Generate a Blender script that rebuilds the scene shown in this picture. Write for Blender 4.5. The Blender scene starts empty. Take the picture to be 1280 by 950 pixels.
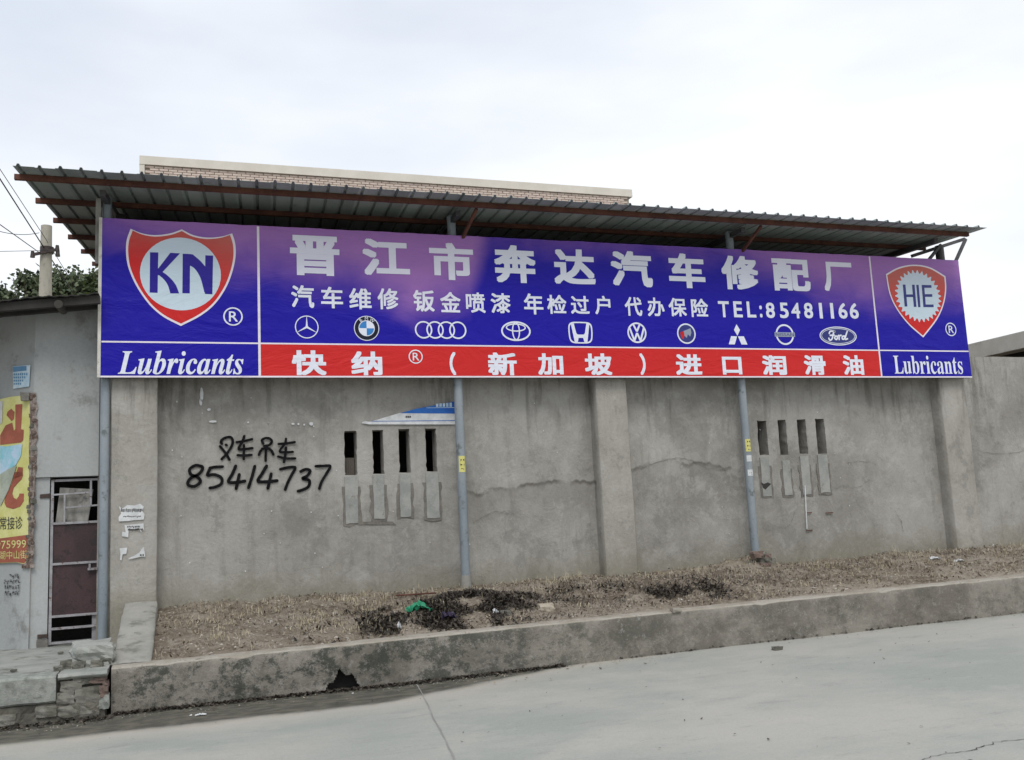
import bpy, bmesh, math, random
import numpy as np
from mathutils import Vector, Matrix, noise
random.seed(7); rng = np.random.default_rng(7)
S = bpy.context.scene
C = S.collection
# ------------------------------------------------------------------ camera
FPX = 1200.0
RC = np.array([[0.947013604, -0.000669151571, 0.321192754],
               [-0.31753037, 0.1486451, 0.93652501],
               [-0.0483704, -0.98889038, 0.14055645]])
EYE = 1.55
cam = bpy.data.cameras.new('camera'); camo = bpy.data.objects.new('camera', cam); C.objects.link(camo)
cam.sensor_width = 36; cam.sensor_fit = 'HORIZONTAL'; cam.lens = 36 * FPX / 1280
cam.clip_start = 0.1; cam.clip_end = 3000
_m = RC @ np.diag([1, -1, -1])
camo.matrix_world = Matrix([[*_m[0], 0], [*_m[1], 0], [*_m[2], EYE], [0, 0, 0, 1]])
S.camera = camo
# ------------------------------------------------------------------ world, sun, exposure
SUN_EL, SUN_AZ = math.radians(52), math.radians(165)      # light comes from behind the camera, slightly left
W = bpy.data.worlds.new('World'); S.world = W; W.use_nodes = True
nt = W.node_tree; nt.nodes.clear()
def wn(t, **k):
    n = nt.nodes.new(t)
    for a, b in k.items(): setattr(n, a, b)
    return n
out = wn('ShaderNodeOutputWorld'); bg = wn('ShaderNodeBackground'); bg.inputs[1].default_value = 0.1
sky = wn('ShaderNodeTexSky', sky_type='NISHITA', sun_disc=False, sun_elevation=SUN_EL, sun_rotation=SUN_AZ)
tc = wn('ShaderNodeTexCoord'); mp = wn('ShaderNodeMapping'); mp.inputs['Scale'].default_value = (1, 1, 3.2)
n1 = wn('ShaderNodeTexNoise'); n1.inputs['Scale'].default_value = 1.6; n1.inputs['Detail'].default_value = 5; n1.inputs['Roughness'].default_value = .5
cr = wn('ShaderNodeValToRGB')
cr.color_ramp.elements[0].position = .38; cr.color_ramp.elements[0].color = (5.85, 6.3, 7.1, 1)
cr.color_ramp.elements[1].position = .66; cr.color_ramp.elements[1].color = (7.95, 8.15, 8.35, 1)
mx = wn('ShaderNodeMix', data_type='RGBA'); mx.inputs[0].default_value = .93
L = nt.links.new
L(tc.outputs['Generated'], mp.inputs[0]); L(mp.outputs[0], n1.inputs[0])
sx = wn('ShaderNodeSeparateXYZ'); L(tc.outputs['Generated'], sx.inputs[0])
gm = wn('ShaderNodeMath', operation='MULTIPLY_ADD'); L(sx.outputs[0], gm.inputs[0]); gm.inputs[1].default_value = .16; L(n1.outputs[0], gm.inputs[2]); L(gm.outputs[0], cr.inputs[0])   # cloud thins towards the east
L(sky.outputs[0], mx.inputs[6]); L(cr.outputs[0], mx.inputs[7]); L(mx.outputs[2], bg.inputs[0]); L(bg.outputs[0], out.inputs[0])
sl = bpy.data.lights.new('sun', 'SUN'); sl.energy = 1.1; sl.angle = math.radians(25); sl.color = (1, .97, .92)
so = bpy.data.objects.new('sun', sl); C.objects.link(so)
_sd = Vector((math.sin(SUN_AZ) * -1 * math.cos(SUN_EL), math.cos(SUN_AZ) * math.cos(SUN_EL), math.sin(SUN_EL)))   # towards the sun
so.rotation_euler = _sd.to_track_quat('Z', 'Y').to_euler(); so.location = (0, -10, 30)
S.view_settings.view_transform = 'Standard'; S.view_settings.look = 'None'
S.view_settings.exposure = 0.42; S.view_settings.gamma = 1
# ------------------------------------------------------------------ surveying helper: pixel on a vertical plane y=D -> world point
def at(px, py, D):
    r = RC @ np.array([px - 640, py - 475, FPX]); r = r * D / r[1]
    return Vector((r[0], D, r[2] + EYE))
# ------------------------------------------------------------------ object helpers
def tag(o, label=None, cat=None, group=None, kind=None):
    if label: o['label'] = label
    if cat: o['category'] = cat
    if group: o['group'] = group
    if kind: o['kind'] = kind
    return o
def thing(name, label, cat, loc=(0, 0, 0), group=None):
    o = bpy.data.objects.new(name, None); C.objects.link(o); o.location = loc; o.empty_display_size = .2
    return tag(o, label, cat, group)
class MB:
    def __init__(s): s.v = []; s.f = []; s.m = []; s.sm = []
    def add(s, vs, fs, mi=0, smooth=False):
        b = len(s.v); s.v += [tuple(v) for v in vs]
        for f in fs: s.f.append(tuple(b + i for i in f)); s.m.append(mi); s.sm.append(smooth)
    def box(s, x0, x1, y0, y1, z0, z1, mi=0, j=0):
        vs = [(x, y, z) for x in (x0, x1) for y in (y0, y1) for z in (z0, z1)]
        if j: vs = [tuple(c + random.uniform(-j, j) for c in v) for v in vs]
        s.add(vs, [(0, 1, 3, 2), (4, 6, 7, 5), (0, 4, 5, 1), (2, 3, 7, 6), (0, 2, 6, 4), (1, 5, 7, 3)], mi)
        return s
    def tube(s, p0, p1, r, n=12, mi=0, r1=None, cap=True, smooth=True):
        p0, p1 = Vector(p0), Vector(p1); r1 = r if r1 is None else r1
        d = (p1 - p0).normalized(); a = d.orthogonal().normalized(); b = d.cross(a)
        vs = []
        for p, rr in ((p0, r), (p1, r1)):
            for i in range(n):
                t = 2 * math.pi * i / n; vs.append(p + a * math.cos(t) * rr + b * math.sin(t) * rr)
        s.add(vs, [(i, (i + 1) % n, n + (i + 1) % n, n + i) for i in range(n)], mi, smooth)
        if cap: s.add(vs[:n], [tuple(range(n - 1, -1, -1))], mi); s.add(vs[n:], [tuple(range(n))], mi)
        return s
    def bar(s, p0, p1, w, h, mi=0):
        p0, p1 = Vector(p0), Vector(p1); d = (p1 - p0).normalized()
        up = Vector((0, 0, 1)) if abs(d.z) < .9 else Vector((0, 1, 0))
        a = d.cross(up).normalized(); b = a.cross(d)
        vs = [p + a * w / 2 * i + b * h / 2 * k for p in (p0, p1) for i, k in ((-1, -1), (1, -1), (1, 1), (-1, 1))]
        s.add(vs, [(3, 2, 1, 0), (4, 5, 6, 7), (0, 1, 5, 4), (1, 2, 6, 5), (2, 3, 7, 6), (3, 0, 4, 7)], mi); return s
    def build(s, name, mats, parent=None, label=None, kind=None, bevel=0):
        me = bpy.data.meshes.new(name); 
        off = Vector(parent_world(parent)) if parent else Vector((0, 0, 0))
        me.from_pydata([(v[0] - off.x, v[1] - off.y, v[2] - off.z) for v in s.v], [], s.f)
        for mt in (mats if isinstance(mats, (list, tuple)) else [mats]): me.materials.append(mt)
        me.polygons.foreach_set('material_index', s.m); me.polygons.foreach_set('use_smooth', s.sm)
        me.update()
        if bevel:
            bm = bmesh.new(); bm.from_mesh(me); bmesh.ops.remove_doubles(bm, verts=bm.verts, dist=1e-5)
            bmesh.ops.recalc_face_normals(bm, faces=bm.faces)
            es = [e for e in bm.edges if len(e.link_faces) == 2 and e.calc_face_angle(0) > .6]
            bmesh.ops.bevel(bm, geom=es, offset=bevel, segments=2, affect='EDGES', profile=.5, clamp_overlap=True)
            bm.to_mesh(me); bm.free()
        o = bpy.data.objects.new(name, me); C.objects.link(o)
        if parent: o.parent = parent
        if label: o['label'] = label
        if kind: o['kind'] = kind
        return o
def parent_world(p):
    v = Vector((0, 0, 0))
    while p: v += p.location; p = p.parent
    return v
# ------------------------------------------------------------------ materials
class NB:
    def __init__(s, name):
        s.mat = bpy.data.materials.new(name); s.mat.use_nodes = True; s.t = s.mat.node_tree; s.t.nodes.clear()
        s.o = s.t.nodes.new('ShaderNodeOutputMaterial'); s.b = s.t.nodes.new('ShaderNodeBsdfPrincipled')
        s.t.links.new(s.b.outputs[0], s.o.inputs[0]); s.g = s.t.nodes.new('ShaderNodeNewGeometry')
    def L(s, a, b): s.t.links.new(a, b)
    def val(s, inp, v):
        if hasattr(v, 'is_output'): s.L(v, inp)
        else: inp.default_value = v
    def math(s, op, a, b=0, c=None, clamp=False):
        n = s.t.nodes.new('ShaderNodeMath'); n.operation = op; n.use_clamp = clamp
        s.val(n.inputs[0], a); s.val(n.inputs[1], b)
        if c is not None: s.val(n.inputs[2], c)
        return n.outputs[0]
    def pos(s, scale=(1, 1, 1)):
        m = s.t.nodes.new('ShaderNodeMapping'); m.inputs['Scale'].default_value = scale; s.L(s.g.outputs['Position'], m.inputs[0]); return m.outputs[0]
    def xyz(s):
        n = s.t.nodes.new('ShaderNodeSeparateXYZ'); s.L(s.g.outputs['Position'], n.inputs[0]); return n.outputs
    def noise(s, sc, scale=(1, 1, 1), det=6, rough=.6, dist=0):
        n = s.t.nodes.new('ShaderNodeTexNoise'); s.L(s.pos(scale), n.inputs[0]); n.inputs['Scale'].default_value = sc
        n.inputs['Detail'].default_value = det; n.inputs['Roughness'].default_value = rough; n.inputs['Distortion'].default_value = dist; return n.outputs[0]
    def ss(s, v, a, b, inv=False):     # smoothstep a..b
        n = s.t.nodes.new('ShaderNodeMapRange'); n.interpolation_type = 'SMOOTHSTEP'; s.val(n.inputs[0], v)
        s.val(n.inputs[1], a); s.val(n.inputs[2], b); n.inputs[3].default_value = 1 if inv else 0; n.inputs[4].default_value = 0 if inv else 1; return n.outputs[0]
    def mix(s, f, a, b, mode='MIX'):
        n = s.t.nodes.new('ShaderNodeMix'); n.data_type = 'RGBA'; n.blend_type = mode; s.val(n.inputs[0], f)
        for i, v in ((6, a), (7, b)):
            if hasattr(v, 'is_output'): s.L(v, n.inputs[i])
            else: n.inputs[i].default_value = (*v, 1)
        return n.outputs[2]
    def ramp(s, v, pts):
        n = s.t.nodes.new('ShaderNodeValToRGB'); s.L(v, n.inputs[0]); e = n.color_ramp.elements
        while len(e) < len(pts): e.new(.5)
        for k, (p, c) in zip(e, pts): k.position = p; k.color = (c, c, c, 1) if not isinstance(c, tuple) else (*c, 1)
        return n.outputs[0]
    def bump(s, h, dist=.01, st=1):
        n = s.t.nodes.new('ShaderNodeBump'); n.inputs['Distance'].default_value = dist; n.inputs['Strength'].default_value = st
        s.L(h, n.inputs['Height']); s.L(n.outputs[0], s.b.inputs['Normal'])
    def done(s, col, rough=.8, metal=0, spec=.5):
        if hasattr(col, 'is_output'): s.L(col, s.b.inputs['Base Color'])
        else: s.b.inputs['Base Color'].default_value = (*col, 1)
        s.val(s.b.inputs['Roughness'], rough); s.b.inputs['Metallic'].default_value = metal; s.b.inputs['Specular IOR Level'].default_value = spec
        return s.mat
def worn_var(name, *a, **k):
    mt = worn(name, *a, **k); t = mt.node_tree; b = next(n for n in t.nodes if n.type == 'BSDF_PRINCIPLED'); lk = b.inputs['Base Color'].links[0].from_socket
    oi = t.nodes.new('ShaderNodeObjectInfo'); mr = t.nodes.new('ShaderNodeMapRange'); mr.inputs[3].default_value = .72; mr.inputs[4].default_value = 1.1
    t.links.new(oi.outputs['Random'], mr.inputs[0]); mu = t.nodes.new('ShaderNodeMix'); mu.data_type = 'RGBA'; mu.blend_type = 'MULTIPLY'; mu.inputs[0].default_value = 1
    t.links.new(lk, mu.inputs[6]); t.links.new(mr.outputs[0], mu.inputs[7]); t.links.new(mu.outputs[2], b.inputs['Base Color']); return mt
def worn(name, c1, c2, sc=3, rough=.75, metal=0, bump=.004, bsc=40, c3=None, c3t=(.55, .7), c3sc=8, streak=False, spec=.4):
    n = NB(name)
    f = n.ss(n.noise(sc, (1, 1, .35) if streak else (1, 1, 1)), .35, .65)
    col = n.mix(f, c1, c2)
    if c3: col = n.mix(n.ss(n.noise(c3sc, det=8, rough=.7), *c3t), col, c3)
    fine = n.noise(bsc, det=8, rough=.7)
    col = n.mix(.25, col, n.mix(fine, (0, 0, 0), (1, 1, 1)), 'SOFT_LIGHT')
    n.bump(fine, bump, 1)
    return n.done(col, rough, metal, spec)

def wall_material():
    n = NB('cement_render'); X, Y, Z = n.xyz()
    big = n.noise(.55, (1, 1, 1.2), det=9, rough=.6, dist=.3); mid = n.noise(2.6, (1, 1, .8), det=9, rough=.68, dist=.5); fine = n.noise(28, det=8, rough=.75)
    streak = n.noise(1.7, (4.5, 4.5, .35), det=7, rough=.62)
    col = n.mix(n.ss(big, .36, .64), (.265, .252, .225), (.36, .345, .315))
    col = n.mix(n.math('MULTIPLY', n.ss(mid, .45, .72), .55), col, (.42, .405, .375))
    col = n.mix(n.math('MULTIPLY', n.ss(streak, .50, .75), .45), col, (.20, .19, .165))
    # lower lift of render, darker, with a wandering joint
    wob = n.math('MULTIPLY', n.math('SUBTRACT', n.noise(.8, (1, 1, 0), det=5, rough=.6), .5), .75)
    zz = n.math('ADD', n.math('ADD', n.math('SUBTRACT', Z, n.math('MULTIPLY', n.ss(X, 5.3, 5.6), .17)), wob), n.math('MULTIPLY', n.math('SUBTRACT', n.noise(7, det=4), .5), .03))
    bay = n.math('MULTIPLY', n.math('MULTIPLY', n.ss(Y, 11.62, 11.67), n.ss(X, 3.1, 3.6)), n.math('ADD', n.ss(X, 7.6, 7.2), n.math('MULTIPLY', n.ss(n.noise(.9, (1, 1, 0)), .5, .6), .5)), clamp=True)
    low = n.math('MULTIPLY', n.ss(zz, 1.93, 1.99, True), bay)
    col = n.mix(n.math('MULTIPLY', low, n.ss(zz, 1.1, 1.9)), col, n.mix(.22, col, (.10, .092, .08)))
    line = n.math('MULTIPLY', n.math('MULTIPLY', n.ss(zz, 1.90, 1.955), n.ss(zz, 1.955, 1.985, True)), bay)
    col = n.mix(n.math('MULTIPLY', n.math('MULTIPLY', line, .75), n.ss(n.noise(1.3), .35, .55)), col, (.09, .082, .07))
    col = n.mix(n.math('MULTIPLY', n.ss(Y, 11.66, 11.5), .35), col, (.44, .41, .355))     # piers turn paler and warmer towards their front
    blot = n.noise(1.3, (1, 1, .9), det=10, rough=.78); col = n.mix(n.math('MULTIPLY', n.ss(blot, .52, .60), .42), col, (.17, .165, .15)); col = n.mix(n.math('MULTIPLY', n.ss(blot, .48, .40), .36), col, (.45, .44, .41))
    # damp foot, greenish
    foot = n.ss(n.math('ADD', Z, n.math('MULTIPLY', n.math('SUBTRACT', n.noise(2.2, det=8, rough=.7), .5), .9)), .65, 1.15, True)
    col = n.mix(n.math('MULTIPLY', foot, .55), col, (.20, .18, .125))
    # damp patch at left and dark drip stains from the top
    drip = n.math('MULTIPLY', n.ss(n.noise(3.2, (2.2, 2.2, .28), det=7, rough=.65), .50, .66), n.ss(Z, 2.2, 3.3))
    col = n.mix(n.math('MULTIPLY', drip, .55), col, (.10, .092, .078))
    sp = n.ss(n.noise(15, det=9, rough=.8), .62, .70); col = n.mix(n.math('MULTIPLY', sp, .5), col, (.12, .11, .095))
    sp2 = n.ss(n.noise(19, (1, 1, .6), det=9, rough=.8), .66, .74); col = n.mix(n.math('MULTIPLY', sp2, .5), col, (.45, .43, .40))
    col = n.mix(.30, col, n.mix(fine, (0, 0, 0), (1, 1, 1)), 'SOFT_LIGHT')
    h = n.math('ADD', n.math('MULTIPLY', mid, 1.2), n.math('MULTIPLY', fine, .25)); n.bump(h, .03, .8)
    return n.done(col, .92, 0, .25)
M_WALL = wall_material()
def kerb_material():
    n = NB('kerb_concrete'); X, Y, Z = n.xyz()
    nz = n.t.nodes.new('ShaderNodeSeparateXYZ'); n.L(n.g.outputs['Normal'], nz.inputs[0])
    mid = n.noise(3.6, (1, 1, 1.2), det=10, rough=.82); fine = n.noise(45, det=8, rough=.8)
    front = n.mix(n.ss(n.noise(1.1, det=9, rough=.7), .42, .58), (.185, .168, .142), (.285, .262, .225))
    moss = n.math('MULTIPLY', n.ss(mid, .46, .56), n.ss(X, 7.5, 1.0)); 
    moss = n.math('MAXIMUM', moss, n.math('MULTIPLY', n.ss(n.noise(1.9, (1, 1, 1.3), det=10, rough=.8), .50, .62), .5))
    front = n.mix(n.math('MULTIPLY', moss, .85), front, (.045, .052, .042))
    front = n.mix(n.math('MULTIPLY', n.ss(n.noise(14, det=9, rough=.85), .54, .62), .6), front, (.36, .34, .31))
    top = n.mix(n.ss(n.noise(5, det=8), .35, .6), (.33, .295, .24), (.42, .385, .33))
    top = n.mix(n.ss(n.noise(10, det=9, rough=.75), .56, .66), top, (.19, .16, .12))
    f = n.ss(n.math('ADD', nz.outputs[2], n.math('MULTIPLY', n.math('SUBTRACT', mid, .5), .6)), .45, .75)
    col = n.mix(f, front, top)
    col = n.mix(.5, col, n.mix(fine, (0, 0, 0), (1, 1, 1)), 'SOFT_LIGHT')
    n.bump(n.math('ADD', n.math('MULTIPLY', mid, 1.0), n.math('MULTIPLY', fine, .4)), .02, .9)
    return n.done(col, .93, 0, .25)
M_KERB = kerb_material()
def road_material():
    n = NB('road_concrete'); X, Y, Z = n.xyz()
    big = n.noise(.45, (.8, 1.2, 1), det=9, rough=.66, dist=.2); mid = n.noise(1.6, (.8, 1.3, 1), det=10, rough=.78); fine = n.noise(60, det=8, rough=.8)
    col = n.mix(n.ss(big, .36, .64), (.315, .33, .30), (.41, .398, .36))
    col = n.mix(n.math('MULTIPLY', n.ss(mid, .50, .66), .4), col, (.45, .428, .385))
    col = n.mix(n.math('MULTIPLY', n.ss(n.noise(2.2, (.7, 1.8, 1), det=10, rough=.8), .54, .66), .40), col, (.25, .245, .23))
    col = n.mix(n.math('MULTIPLY', n.ss(n.noise(26, (.7, 1, 1), det=9, rough=.85), .58, .66), .6), col, (.19, .185, .17))
    # damp silt along the foot of the kerb, widest at the left
    edge = n.math('SUBTRACT', n.math('SUBTRACT', Y, n.math('MULTIPLY', n.math('MAXIMUM', n.math('SUBTRACT', X, 1.5), 0), .36)), 8.43)
    edge = n.math('ADD', edge, n.math('MULTIPLY', n.math('SUBTRACT', n.noise(1.3, det=7, rough=.55), .5), .30))
    silt = n.ss(n.math('ADD', edge, n.math('MULTIPLY', n.math('SUBTRACT', n.noise(7, det=9, rough=.8), .5), .16)), -.10, .14)
    silt = n.math('MULTIPLY', silt, n.ss(X, 5.6, 3.0))
    damp = n.mix(n.ss(n.noise(6, (1, 2, 1), det=8), .4, .62), (.055, .052, .038), (.115, .105, .08))
    col = n.mix(n.math('MULTIPLY', silt, .92), col, damp)
    dust = n.math('MULTIPLY', n.ss(edge, -.55, 0.0), n.ss(edge, .12, -.02)); col = n.mix(n.math('MULTIPLY', dust, .55), col, (.46, .42, .36))
    col = n.mix(.45, col, n.mix(fine, (0, 0, 0), (1, 1, 1)), 'SOFT_LIGHT')
    n.bump(n.math('ADD', n.math('MULTIPLY', mid, .8), n.math('MULTIPLY', fine, .35)), .012, .7)
    return n.done(col, .85, 0, .3)
M_ROAD = road_material()
def soil_material():
    n = NB('dry_soil'); X, Y, Z = n.xyz()
    a = n.noise(1.4, det=9, rough=.7); b = n.noise(9, det=9, rough=.8); f = n.noise(55, det=8, rough=.85)
    col = n.mix(n.ss(a, .38, .62), (.23, .185, .14), (.39, .335, .27))
    col = n.mix(n.math('MULTIPLY', n.ss(b, .48, .62), .7), col, (.45, .40, .33))
    col = n.mix(n.math('MULTIPLY', n.ss(b, .45, .36), .7), col, (.10, .08, .06))
    col = n.mix(.6, col, n.mix(f, (0, 0, 0), (1, 1, 1)), 'SOFT_LIGHT')
    n.bump(n.math('ADD', b, n.math('MULTIPLY', f, .5)), .04, 1); return n.done(col, .97, 0, .1)
M_SOIL = soil_material()
def glare_vinyl(name, base, pale, rough=.45, amt=.85, streaks=.25):
    # vinyl with pink glare painted into its colour: strongest along the top edge, in a tongue near the third character and on the right panel
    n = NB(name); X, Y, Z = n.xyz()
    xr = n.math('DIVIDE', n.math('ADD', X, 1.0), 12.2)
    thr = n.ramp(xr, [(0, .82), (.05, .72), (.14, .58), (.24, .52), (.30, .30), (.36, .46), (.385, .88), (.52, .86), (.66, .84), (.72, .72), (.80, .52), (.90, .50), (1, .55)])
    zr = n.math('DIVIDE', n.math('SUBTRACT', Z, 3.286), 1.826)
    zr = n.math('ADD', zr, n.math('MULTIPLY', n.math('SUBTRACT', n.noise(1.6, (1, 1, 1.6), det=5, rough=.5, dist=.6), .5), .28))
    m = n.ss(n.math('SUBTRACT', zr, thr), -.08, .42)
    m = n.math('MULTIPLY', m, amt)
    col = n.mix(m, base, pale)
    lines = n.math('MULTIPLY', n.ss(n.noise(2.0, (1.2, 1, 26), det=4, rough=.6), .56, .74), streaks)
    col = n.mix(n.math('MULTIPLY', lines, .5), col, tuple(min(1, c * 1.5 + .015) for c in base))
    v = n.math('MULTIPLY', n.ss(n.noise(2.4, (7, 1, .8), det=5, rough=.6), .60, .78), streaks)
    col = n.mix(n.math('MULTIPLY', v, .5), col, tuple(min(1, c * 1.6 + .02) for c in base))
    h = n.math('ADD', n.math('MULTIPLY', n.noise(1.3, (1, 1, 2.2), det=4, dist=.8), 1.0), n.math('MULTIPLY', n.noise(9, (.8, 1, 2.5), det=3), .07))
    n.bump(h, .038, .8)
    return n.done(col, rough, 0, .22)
M_BLUE = glare_vinyl('vinyl_blue', (.008, .003, .33), (.41, .19, .475))
M_RED = glare_vinyl('vinyl_red', (.60, .020, .020), (.50, .20, .16), amt=.65)
M_WHITE = glare_vinyl('vinyl_white', (.76, .79, .88), (.76, .72, .84), amt=.5, streaks=.0)
M_EDGE = glare_vinyl('vinyl_border', (.80, .74, .80), (.80, .74, .80), amt=.3, streaks=.0)
M_DISC = glare_vinyl('vinyl_pale_disc', (.58, .70, .78), (.60, .64, .74), amt=.5, streaks=.12)
M_KNBLUE = glare_vinyl('vinyl_logo_blue', (.022, .012, .28), (.08, .05, .32), amt=.6)
M_NAVY = glare_vinyl('vinyl_navy', (.035, .045, .20), (.07, .07, .24), amt=.6)
M_BLACKV = glare_vinyl('vinyl_black', (.008, .010, .025), (.05, .04, .08), amt=.3)
M_CYAN = glare_vinyl('vinyl_sky_blue', (.04, .22, .55), (.2, .25, .5), amt=.3)
M_GREYV = glare_vinyl('vinyl_grey', (.30, .34, .42), (.35, .34, .42), amt=.3)
M_SHEET = worn_var('galvanised_sheet', (.30, .35, .33), (.40, .44, .42), sc=1.2, rough=.6, metal=.0, bump=.002, bsc=20, c3=(.12, .085, .06), c3t=(.60, .72), c3sc=3)
M_RUST = worn('rusty_red_steel', (.085, .032, .022), (.14, .055, .035), sc=5, rough=.8, bump=.003, c3=(.05, .03, .025), c3sc=12)
M_DSTEEL = worn('dark_steel', (.055, .055, .06), (.09, .085, .085), sc=5, rough=.6, bump=.002)
M_PIPE = worn('blue_grey_paint', (.20, .235, .26), (.27, .305, .33), sc=2.5, rough=.42, bump=.0015, bsc=25, c3=(.13, .15, .15), c3t=(.57, .66), c3sc=6, streak=True, spec=.5)
M_PIPEFOOT = worn('cement_smeared_pipe_foot', (.27, .26, .235), (.34, .33, .30), rough=.9)
M_LWALL = worn('smooth_grey_render', (.34, .352, .345), (.42, .433, .425), sc=.9, rough=.9, bump=.003, bsc=30, c3=(.22, .22, .205), c3t=(.52, .70), c3sc=2.4, streak=True, spec=.2)
M_ASB = worn('weathered_roof_sheet', (.022, .021, .02), (.04, .038, .035), sc=4, rough=.9, c3=(.12, .12, .11), c3sc=9, c3t=(.6, .7))
M_PATCH = worn('smooth_cement_patch', (.26, .268, .25), (.34, .34, .318), sc=5, rough=.85, bump=.002, c3=(.19, .175, .15), c3sc=6)
M_PATCHD = worn('rough_dark_mortar', (.15, .14, .125), (.21, .195, .17), sc=9, rough=.95, bump=.01, bsc=30)
M_BLACK = worn('black_spray_paint', (.005, .005, .006), (.011, .011, .012), sc=20, rough=.8, bump=.0005, spec=.1)
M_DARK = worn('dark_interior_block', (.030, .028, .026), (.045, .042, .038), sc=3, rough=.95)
M_PAPER = worn('torn_white_paper', (.55, .56, .56), (.68, .69, .69), sc=12, rough=.8, bump=.002)
M_INK = worn('faded_black_ink', (.03, .03, .03), (.06, .06, .06), sc=30, rough=.8)
M_MAROON = worn('maroon_gate_sheet', (.040, .022, .024), (.066, .034, .036), sc=3, rough=.55, bump=.003, c3=(.03, .02, .02), c3t=(.5, .62), c3sc=7, streak=True)
M_GFRAME = worn('grey_gate_tube', (.26, .25, .26), (.36, .35, .36), sc=7, rough=.6, c3=(.13, .08, .06), c3t=(.56, .66), c3sc=18)
M_CREAM = worn('cream_parapet_paint', (.66, .61, .53), (.73, .68, .60), sc=2, rough=.8, bump=.002)
M_TILE = worn('pinkish_cream_tile', (.56, .45, .38), (.66, .55, .47), sc=9, rough=.6, bump=.002, c3=(.60, .45, .42), c3sc=1.2)
M_JOINT = worn('dark_tile_joint', (.30, .26, .21), (.36, .31, .26), sc=9, rough=.9)
M_SLAB = worn('pale_roof_slab', (.58, .55, .48), (.68, .65, .58), sc=2, rough=.9, c3=(.46, .43, .37), c3sc=3)
M_POLE = worn('pale_pole_concrete', (.36, .34, .28), (.46, .43, .36), sc=4, rough=.9, c3=(.28, .26, .22), c3sc=8, streak=True)
M_WIRE = worn('black_cable', (.02, .02, .022), (.04, .04, .042), rough=.6)
M_CERAM = worn('brown_insulator', (.03, .022, .02), (.06, .04, .035), rough=.4)
M_BRICK = worn('old_red_brick', (.14, .10, .085), (.20, .145, .12), sc=10, rough=.95, bump=.006, c3=(.22, .20, .17), c3sc=14)
M_STONE = worn('rubble_stone', (.13, .125, .10), (.235, .225, .195), sc=6, rough=.95, bump=.012, bsc=25, c3=(.085, .085, .07), c3t=(.5, .62), c3sc=7)
M_PAVE = worn('pavement_concrete', (.27, .28, .255), (.36, .365, .335), sc=2.2, rough=.93, bump=.008, bsc=30, c3=(.15, .15, .125), c3t=(.52, .66), c3sc=4)
M_GRANITE = worn('pale_granite_slab', (.24, .25, .225), (.34, .35, .32), sc=14, rough=.9, bump=.008, bsc=60, c3=(.12, .125, .105), c3t=(.52, .66), c3sc=5)
M_MORTAR = worn('dark_dirty_mortar', (.09, .085, .07), (.17, .16, .13), sc=6, rough=.97, bump=.02, bsc=25)
M_BOARD = worn('weathered_grey_board', (.20, .19, .17), (.34, .33, .30), sc=9, rough=.9, bump=.004, streak=True, c3=(.12, .11, .10), c3sc=7)
M_YELLOW = worn('yellow_print', (.56, .54, .17), (.66, .64, .28), sc=5, rough=.5, bump=.001)
M_PRED = worn('poster_brown_red', (.28, .075, .04), (.36, .10, .055), sc=6, rough=.55, bump=.001)
M_STK = worn('yellow_sticker_paper', (.62, .58, .16), (.68, .64, .25), sc=40, rough=.6)
M_PBLUE = worn('poster_blue_ink', (.01, .09, .42), (.015, .16, .50), sc=2, rough=.5)
M_PLIGHT = worn('pale_blue_paper', (.42, .58, .68), (.60, .70, .76), sc=12, rough=.6)
M_GREEN = worn('green_plastic', (.015, .22, .11), (.03, .32, .17), sc=20, rough=.5)
M_BARK = worn('bark', (.06, .045, .03), (.10, .08, .06), sc=9, rough=.95, bump=.02)
def leafmat(name, a, b):
    n = NB(name); oi = n.t.nodes.new('ShaderNodeNewGeometry')
    col = n.mix(oi.outputs['Random Per Island'], a, b)
    return n.done(col, .55, 0, .35)
M_LEAF = leafmat('dark_leaf', (.05, .075, .04), (.15, .18, .10))
M_LEAF2 = leafmat('light_leaf', (.06, .10, .02), (.13, .17, .05))
M_STRAW = leafmat('dry_straw', (.34, .28, .18), (.62, .55, .40))
M_DLEAF = leafmat('brown_leaf', (.06, .045, .032), (.36, .30, .22))
M_MULCH = leafmat('black_mulch', (.010, .009, .008), (.08, .065, .05))
M_GRAV = leafmat('grey_gravel', (.20, .175, .14), (.44, .41, .35))
M_SCRAP = leafmat('pale_scrap', (.50, .50, .48), (.75, .75, .73))
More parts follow.
